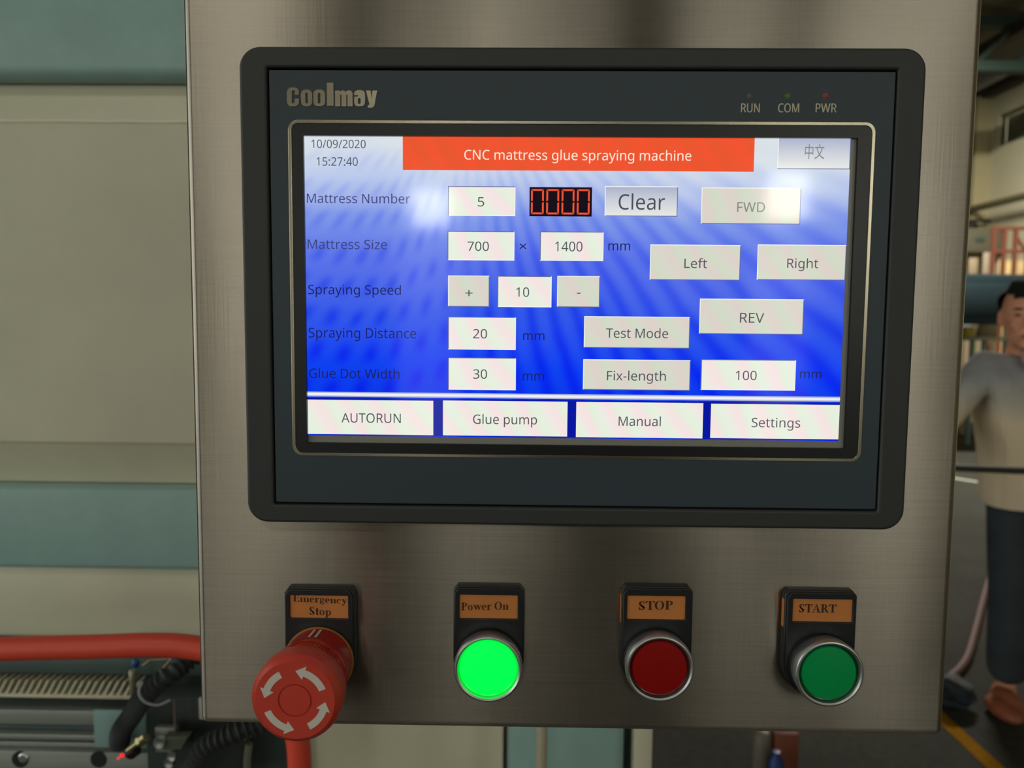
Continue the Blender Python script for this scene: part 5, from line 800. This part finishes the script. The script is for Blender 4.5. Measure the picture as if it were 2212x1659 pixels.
# windows of daylight low in the far corner
# bright openings seen between the frame's bars
Yo = 10.32
for k, (a, b, c, d, e, m) in enumerate(((2160, 2184, 560, 592, 1.0, (236, 206, 140)), (2197, 2213, 560, 592, .9, (226, 196, 140)), (2095, 2112, 557, 592, .0, (170, 150, 124)), (2126, 2143, 545, 592, .0, (176, 160, 138)))):
    x0, x1, z0, z1 = prect(a, c, b, d, Yo)
    o = put('light_panel' if e else 'pale_board', join([box(x0, x1, Yo, Yo+.03, z0, z1, .01), box((x0+x1)/2-.03, (x0+x1)/2+.03, Yo+.03, Yo+.08, 0, z1-.02)]), None, mat('panel_%d' % k, m, .6, emit=e*.55), origin=((x0+x1)/2, Yo, z0))
    tag(o, ['bright yellowish daylit panel behind the red frame', 'second daylit panel, behind the red frame\'s diagonal brace', 'narrow pale board beside the cabinet edge', 'pale board left of the red frame'][k], 'panel')
# big blue-green machine
Yb = 8.6
x0, x1, z0, z1 = prect(2015, 591, 2250, 702, Yb)
bm_ = empty('blue_machine', ((x0+x1)/2, Yb, 0), 'large dark blue-green machine behind the man', 'machine')
blu = mat('dark_petrol_paint', (3, 34, 42), .85, grain=.3, gscale=1.2)
put('body', box(x0, x1, Yb, Yb+.7, z0, z1, .04), bm_, blu)
for px in (2024, 2242): x = P(px, 600, Yb).x; put('leg', box(x-.08, x+.08, Yb+.1, Yb+.3, 0, z0+.02), bm_, blu)
put('front_panel', box(x0+.3, x1-.3, Yb-.03, Yb, z0+.1, z1-.12, .01), bm_, blu)
# workbench with things
Yt = 9.4
x0, x1, z0, z1 = prect(2040, 722, 2188, 735, Yt)
wb = empty('workbench', ((x0+x1)/2, Yt, 0), 'pale grey workbench behind the man', 'table')
tm_ = mat('pale_grey_laminate', (130, 132, 116), .6)
put('tabletop', box(x0, x1, Yt, Yt+.55, z0-.01, z0+.04, .005), wb, tm_)
for x in (x0+.06, P(2102, 800, Yt).x, x1-.06):
    for y in (Yt+.05, Yt+.5): put('leg', box(x-.025, x+.025, y-.025, y+.025, 0, z0-.01), wb, mat('teal_grey_legs', (98, 124, 116), .5))
put('rail', box(x0, x1, Yt+.03, Yt+.06, P(2080, 868, Yt).z-.02, P(2080, 868, Yt).z+.02), wb, mat('teal_grey_legs', (0, 0, 0)))
ztop = z0+.041
def small(name, px0, px1, pyt, y, c, label, cat, dep=.18):
    a, b = P(px0, pyt, y), P(px1, pyt, y)
    o = put(name, box(a.x, b.x, y, y+dep, ztop, max(a.z, ztop+.02), .008), None, mat('m_'+name+str(px0), c, .6), origin=((a.x+b.x)/2, y, ztop)); tag(o, label, cat)
small('yellow_tray', 2082, 2106, 706, Yt+.1, (176, 154, 46), 'small yellow tray on the workbench', 'tray')
small('grey_carton', 2118, 2158, 683, Yt+.1, (116, 104, 82), 'brown-grey carton standing on the workbench', 'carton')
small('white_bin', 2083, 2106, 684, Yt+.34, (120, 126, 132), 'pale blue-grey bin behind the yellow tray', 'bin', .15)
# dark horizontal bar across the man
Yd = 2.0
bz = P(2140, 1018, Yd).z
hb = empty('barrier_rail', (P(2140, 1018, Yd).x, Yd, 0), 'thin dark horizontal rail in front of the man', 'rail')
put('bar', tube([(P(2000, 1012, Yd).x, Yd, bz+.012), (P(2880, 1032, Yd).x, Yd, bz-.03)], .0105, 12, 0), hb, mat('dark_steel_bar', (44, 44, 38), .5))
for px in (2460, 2860): x = P(px, 1018, Yd).x; put('post', tube([(x, Yd, 0), (x, Yd, bz+.01)], .014, 10, 0), hb, mat('dark_steel_bar', (0, 0, 0)))
# painted lines on the floor
def fline(name, a, b, w, m, label):
    a, b = Vector(a), Vector(b); d = (b-a).normalized(); s = Vector((-d.y, d.x, 0))*w/2
    me = mesh([a-s, b-s, b+s, a+s], [(0, 1, 2, 3)]); me.transform(Matrix.Translation((0, 0, .002)))
    o = put(name, me, None, m, smooth=False, origin=(a.x, a.y, .002)); tag(o, label, 'floor line')
p1, p2 = PZ(2060, 1033), PZ(2135, 1045); dd = p2-p1
fline('white_floor_line', p1-dd*2, p2+dd*2, .07, mat('white_floor_paint', (190, 190, 176), .6), 'white painted line on the floor behind the man')
p1, p2 = PZ(2045, 1562), PZ(2150, 1659)
fline('yellow_floor_line', p1-(p2-p1)*1.2, p2+(p2-p1)*1.5, .06, mat('yellow_floor_paint', (150, 104, 18), .95, grain=.15, gscale=20, spec=.05), 'yellow painted line on the floor at the lower right')
fh = put('floor_hose', tube([PZ(x, y, .019) for x, y in ((2150, 1180), (2138, 1240), (2122, 1300), (2104, 1370), (2084, 1430), (2040, 1470), (1960, 1490))], .019, 12, 6), None, mat('dull_red_rubber', (84, 44, 42), .6), origin=PZ(2104, 1370, .0)); tag(fh, 'dull red hose lying on the floor beside the man', 'hose')
# bundle on the floor by the cabinet edge
def blob(name, c, size, m, label, cat, seed):
    bm = bmesh.new(); bmesh.ops.create_icosphere(bm, subdivisions=3, radius=1); rd = random.Random(seed); ph = [rd.uniform(0, 6) for _ in range(6)]
    for v in bm.verts:
        p = v.co.copy(); k = 1+.16*math.sin(5*p.x+ph[0])*math.sin(4*p.y+ph[1])+.1*math.sin(9*p.z+ph[2]+3*p.x)
        v.co = Vector((c.x+p.x*k*size[0], c.y+p.y*k*size[1], size[2]*.92+p.z*k*size[2]*(.9 if p.z > 0 else .75)))
    me = bpy.data.meshes.new('b'); bm.to_mesh(me); bm.free()
    zmin = min(v.co.z for v in me.vertices); me.transform(Matrix.Translation((0, 0, -zmin)))
    o = put(name, me, None, m, origin=(c.x, c.y, 0)); tag(o, label, cat)
blob('dark_bag', PZ(2050, 1525), (.085, .08, .07), mat('dark_bag_cloth', (22, 32, 42), .7, grain=.5, gscale=12), 'crumpled dark blue bag on the floor by the cabinet edge', 'bag', 2)
# carton, bottle and cup seen under the cabinet
bc = PZ(1704, 1680)
o = put('red_carton', box(bc.x-.05, bc.x+.03, bc.y, bc.y+.07, 0, .15, .004), None, mat('brick_red_card', (120, 62, 42), .7), origin=(bc.x, bc.y, 0)); tag(o, 'small brick-red carton on the floor below the cabinet', 'carton')
bc = PZ(1684, 1684)
o = put('blue_bottle', lathe([(.022, 0), (.024, .004), (.024, .085), (.012, .105), (.012, .12), (0, .121)], (bc.x-.028, bc.y-.04, 0), (0, 0, 1), 20), None, mat('blue_bottle_plastic', (22, 56, 120), .35), origin=(bc.x-.028, bc.y-.04, 0)); tag(o, 'blue bottle on the floor beside the brick-red carton', 'bottle')
bc = PZ(1662, 1680)
o = put('white_canister', lathe([(.028, 0), (.03, .004), (.03, .13), (.026, .14), (.02, .145), (0, .146)], (bc.x-.018, bc.y+.03, 0), (0, 0, 1), 24), None, mat('dingy_white_plastic', (112, 104, 92), .5), origin=(bc.x-.018, bc.y+.03, 0)); tag(o, 'dingy white canister on the floor, left of the blue bottle', 'canister')
# ================================================================== the man
MY = 2.62
mc = P(2214, 900, MY)
MX = mc.x
def skin(verts, edges, radii, sub=2):
    me = bpy.data.meshes.new('s'); me.from_pydata([tuple(v) for v in verts], edges, [])
    o = bpy.data.objects.new('s', me); COL.objects.link(o)
    md = o.modifiers.new('skin', 'SKIN')
    for d, r in zip(me.skin_vertices[0].data, radii): d.radius = (r, r) if not isinstance(r, tuple) else r
    me.skin_vertices[0].data[0].use_root = True
    o.modifiers.new('sub', 'SUBSURF').levels = sub
    return bake(o)
def ell(c, r, seg=24):
    bm = bmesh.new(); bmesh.ops.create_uvsphere(bm, u_segments=seg, v_segments=seg//2, radius=1)
    for v in bm.verts: v.co = Vector((c[0]+v.co.x*r[0], c[1]+v.co.y*r[1], c[2]+v.co.z*r[2]))
    me = bpy.data.meshes.new('e'); bm.to_mesh(me); bm.free(); return me
def remesh(me, vox, sm=3):
    o = bpy.data.objects.new('r', me); COL.objects.link(o)
    r = o.modifiers.new('r', 'REMESH'); r.mode = 'VOXEL'; r.voxel_size = vox
    s = o.modifiers.new('s', 'SMOOTH'); s.iterations = sm; s.factor = .5
    return bake(o)
HZt = P(2226, 600, MY).z                        # crown of the hair
hz = HZt-.142; hx = P(2203, 680, MY).x; hy = MY-.05             # head centre
def B(x, y, z): return Vector((MX+x, MY+y, z))
k = HZt/1.66
sh = P(2110, 775, MY)                           # shoulder of the sleeve seen at the cabinet edge
shz = sh.z+.0
J = {'pel': B(0, 0, .90*k), 'wai': B(0, 0, 1.04*k), 'che': B(0, 0, 1.24*k), 'nb': B(-.02, -.01, 1.40*k), 'hd': Vector((hx, hy, hz-.02)),
     'sr': B(-.165, 0, 1.33*k), 'er': B(-.30, -.02, 1.15*k), 'wr': B(-.47, -.20, 1.06*k), 'sl': B(.165, 0, 1.33*k), 'el': B(.24, .02, 1.08*k), 'wl': B(.25, -.10, .86*k),
     'hr': B(-.05, 0, .86*k), 'kr': B(-.02, -.02, .47*k), 'ar': B(.02, .04, .08), 'fr': B(-.05, -.08, .035), 'hl': B(.11, 0, .86*k), 'kl': B(.17, -.02, .47*k), 'al': B(.23, .04, .08), 'fl': B(.20, -.09, .035)}
ks = list(J); ix = {n_: i for i, n_ in enumerate(ks)}
ed = [('pel', 'wai'), ('wai', 'che'), ('che', 'nb'), ('nb', 'hd'), ('che', 'sr'), ('sr', 'er'), ('er', 'wr'), ('che', 'sl'), ('sl', 'el'), ('el', 'wl'), ('pel', 'hr'), ('hr', 'kr'), ('kr', 'ar'), ('ar', 'fr'), ('pel', 'hl'), ('hl', 'kl'), ('kl', 'al'), ('al', 'fl')]
rad_ = {'pel': .12, 'wai': .115, 'che': .125, 'nb': .058, 'hd': .06, 'sr': .052, 'er': .038, 'wr': .026, 'sl': .052, 'el': .038, 'wl': .026, 'hr': .078, 'kr': .05, 'ar': .034, 'fr': .032, 'hl': .078, 'kl': .05, 'al': .034, 'fl': .032}
body = [skin([J[n_] for n_ in ks], [(ix[a], ix[b]) for a, b in ed], [rad_[n_] for n_ in ks])]
HR = Matrix.Translation((hx, hy, hz)) @ Matrix.Rotation(math.radians(-30), 4, 'Z') @ Matrix.Rotation(math.radians(6), 4, 'X') @ Matrix.Scale(1.1, 4)
def hd_(me): me.transform(HR); return me
def he(c, r, seg=16): return hd_(ell(c, r, seg))
body += [he((0, 0, .015), (.078, .094, .105), 24), he((0, -.03, -.055), (.062, .062, .058), 24), he((0, -.094, -.014), (.014, .02, .024)), he((0, -.086, -.06), (.03, .014, .013)), he((0, -.075, -.088), (.028, .022, .02)), he((-.035, -.068, -.026), (.022, .022, .022)), he((.035, -.068, -.026), (.022, .022, .022)), he((-.079, 0, -.01), (.01, .018, .03)), he((.079, 0, -.01), (.01, .018, .03))]
for w_, e_, sgn in (('wr', 'er', 1), ('wl', 'el', -1)):
    d = (J[w_]-J[e_]).normalized(); u, v_, _ = frame_of(d); p0 = J[w_]+d*.045
    body.append(ell(p0, (.034, .034, .034), 16)); base = J[w_]+d*.07
    for q, (off, ln) in enumerate(((-.027, .062), (-.009, .072), (.009, .068), (.027, .052))):
        body.append(tube([base+u*off-d*.03, base+u*off+d*ln*.55, base+u*off*1.05+d*ln*.85+v_*.018*sgn, base+u*off+d*ln+v_*.04*sgn], .0085, 8, 4))
    body.append(tube([J[w_]+d*.02+u*.025*sgn, J[w_]+d*.05+u*.048*sgn, J[w_]+d*.08+u*.05*sgn+v_*.02*sgn], .010, 8, 4))
man = put('person', remesh(join(body), .006, 2), None, mat('skin', (226, 156, 124), .55, grain=.06, gscale=20), origin=(MX, MY, 0))
tag(man, 'man in a grey and beige sweater standing at the right edge', 'person')
t = NT('grey_to_beige_knit'); v = t.obj(); sp = t.n('ShaderNodeSeparateXYZ'); t.l(v, sp.inputs[0]); nzz = t.noise(v, 8, 3)
hgt = t.math('ADD', sp.outputs[2], t.math('MULTIPLY', t.math('SUBTRACT', nzz, .5), .14))
zg0, zg1 = P(2180, 905, MY).z, P(2180, 800, MY).z
fac = t.math('DIVIDE', t.math('SUBTRACT', hgt, zg0), zg1-zg0)
rc_ = t.ramp(fac, [(0, lin((236, 214, 182))), (.35, lin((200, 190, 174))), (.8, lin((160, 160, 162))), (1, lin((150, 148, 150)))])
t.l(rc_, t.b.inputs['Base Color']); t.b.inputs['Roughness'].default_value = .9; t.bump(t.noise(t.obj((1, 1, .25)), 16, 3), .9, .02)
hem = P(2160, 1088, MY).z
SV = [B(0.0, 0, hem-.12), B(0, 0, (hem+1.16*k)/2), B(0, 0, 1.22*k), B(0, 0, 1.36*k), J['sr']+Vector((0, 0, .0)), J['er'], J['er'].lerp(J['wr'], .92), J['sl'], J['el'], J['el'].lerp(J['wl'], .92)]
sw = skin(SV, [(0, 1), (1, 2), (2, 3), (2, 4), (4, 5), (5, 6), (2, 7), (7, 8), (8, 9)], [.156, .154, .143, .080, .078, .058, .042, .078, .058, .042])
swm = remesh(sw, .010, 3); bs = bmesh.new(); bs.from_mesh(swm); bmesh.ops.bisect_plane(bs, geom=bs.verts[:]+bs.edges[:]+bs.faces[:], plane_co=(MX, MY, hem), plane_no=(0.03, 0, -1), clear_outer=True); bs.to_mesh(swm); bs.free()
put('sweater', swm, man, t.m, label='sweater fading from grey shoulders to beige hem')
TV = [B(.02, 0, .90*k), J['hr'], J['kr'], J['ar']+Vector((0, 0, .01)), J['hl'], J['kl'], J['al']+Vector((0, 0, .01))]
tr = skin(TV, [(0, 1), (1, 2), (2, 3), (0, 4), (4, 5), (5, 6)], [.082, .080, .086, .080, .088, .086, .080])
put('trousers', remesh(tr, .012, 3), man, mat('dark_trousers', (52, 58, 64), .85, grain=.25, gscale=6), label='loose dark trousers')
# hair: cap over the skull, cut away at the face
hm = ell((0, .012, .034), (.090, .102, .098), 40); bmh = bmesh.new(); bmh.from_mesh(hm)
dl = [v_ for v_ in bmh.verts if (v_.co.y < -.025 and v_.co.z < .062+.01*math.sin(60*v_.co.x)) or v_.co.z < -.03 or (v_.co.y < .012 and v_.co.z < .02)]
bmesh.ops.delete(bmh, geom=dl, context='VERTS')
for v_ in bmh.verts: v_.co += v_.co.normalized()*.006*math.sin(90*v_.co.x+50*v_.co.z)
bmh.to_mesh(hm); bmh.free()
put('hair', hd_(hm), man, mat('black_hair', (14, 18, 16), .95, grain=.4, gscale=80), label='short black hair')
for s_ in (-1, 1):
    put('eye', he((.031*s_, -.082, .010), (.012, .008, .004)), man, mat('dark_eye', (40, 24, 18), .4))
    put('eyebrow', he((.031*s_, -.086, .030), (.016, .007, .0035)), man, mat('black_hair', (0, 0, 0)))
put('mouth', he((0, -.098, -.058), (.022, .005, .0045)), man, mat('lip', (130, 56, 52), .5))
nb = J['nb']
for s_ in (-1, 1):
    v = [(nb.x+s_*.006, nb.y-.085, nb.z-.035), (nb.x+s_*.07, nb.y-.05, nb.z+.03), (nb.x+s_*.062, nb.y-.10, nb.z-.055), (nb.x+s_*.02, nb.y-.12, nb.z-.09)]
    v += [(a, b+.008, c) for a, b, c in v]
    put('shirt_collar', mesh(v, [(0, 1, 2, 3), (7, 6, 5, 4), (0, 4, 5, 1), (1, 5, 6, 2), (2, 6, 7, 3), (3, 7, 4, 0)]), man, mat('pink_shirt', (206, 160, 148), .8), label='pale pink shirt collar')
for a_, f_ in (('ar', 'fr'), ('al', 'fl')):
    a, b = J[a_], J[f_]
    put('shoe', remesh(join([ell((a.x, a.y+.01, .045), (.045, .06, .045)), ell((b.x, b.y+.02, .035), (.05, .10, .035)), ell(((a.x+b.x)/2, (a.y+b.y)/2, .05), (.044, .09, .045))]), .008, 2), man, mat('brown_leather', (150, 84, 56), .5, grain=.25, gscale=20), label='brown shoe')
# unseen lamp housings, added to go with the added area lights
for i, (x, y) in enumerate(((-2.2, -2.6), (3.4, -2.2), (4.3, 8.0))):
    lm = put('added_roof_lamp', join([box(x-.85, x+.85, y-.18, y+.18, 5.06, 5.12, .01), box(x-.6, x-.58, y-.01, y+.01, 5.1, ROOFZ(x)-.0 if x > -1 else ROOFZ(-1)-.1), box(x+.58, x+.6, y-.01, y+.01, 5.1, ROOFZ(x)-.0 if x > -1 else ROOFZ(-1)-.1)]), None, mat('white_lamp_housing', (190, 190, 186), .5), origin=(x, y, 5.06))
    tag(lm, ['added unseen roof lamp left of the camera', 'added unseen roof lamp right of the camera', 'added unseen roof lamp over the far workbench'][i], 'lamp')
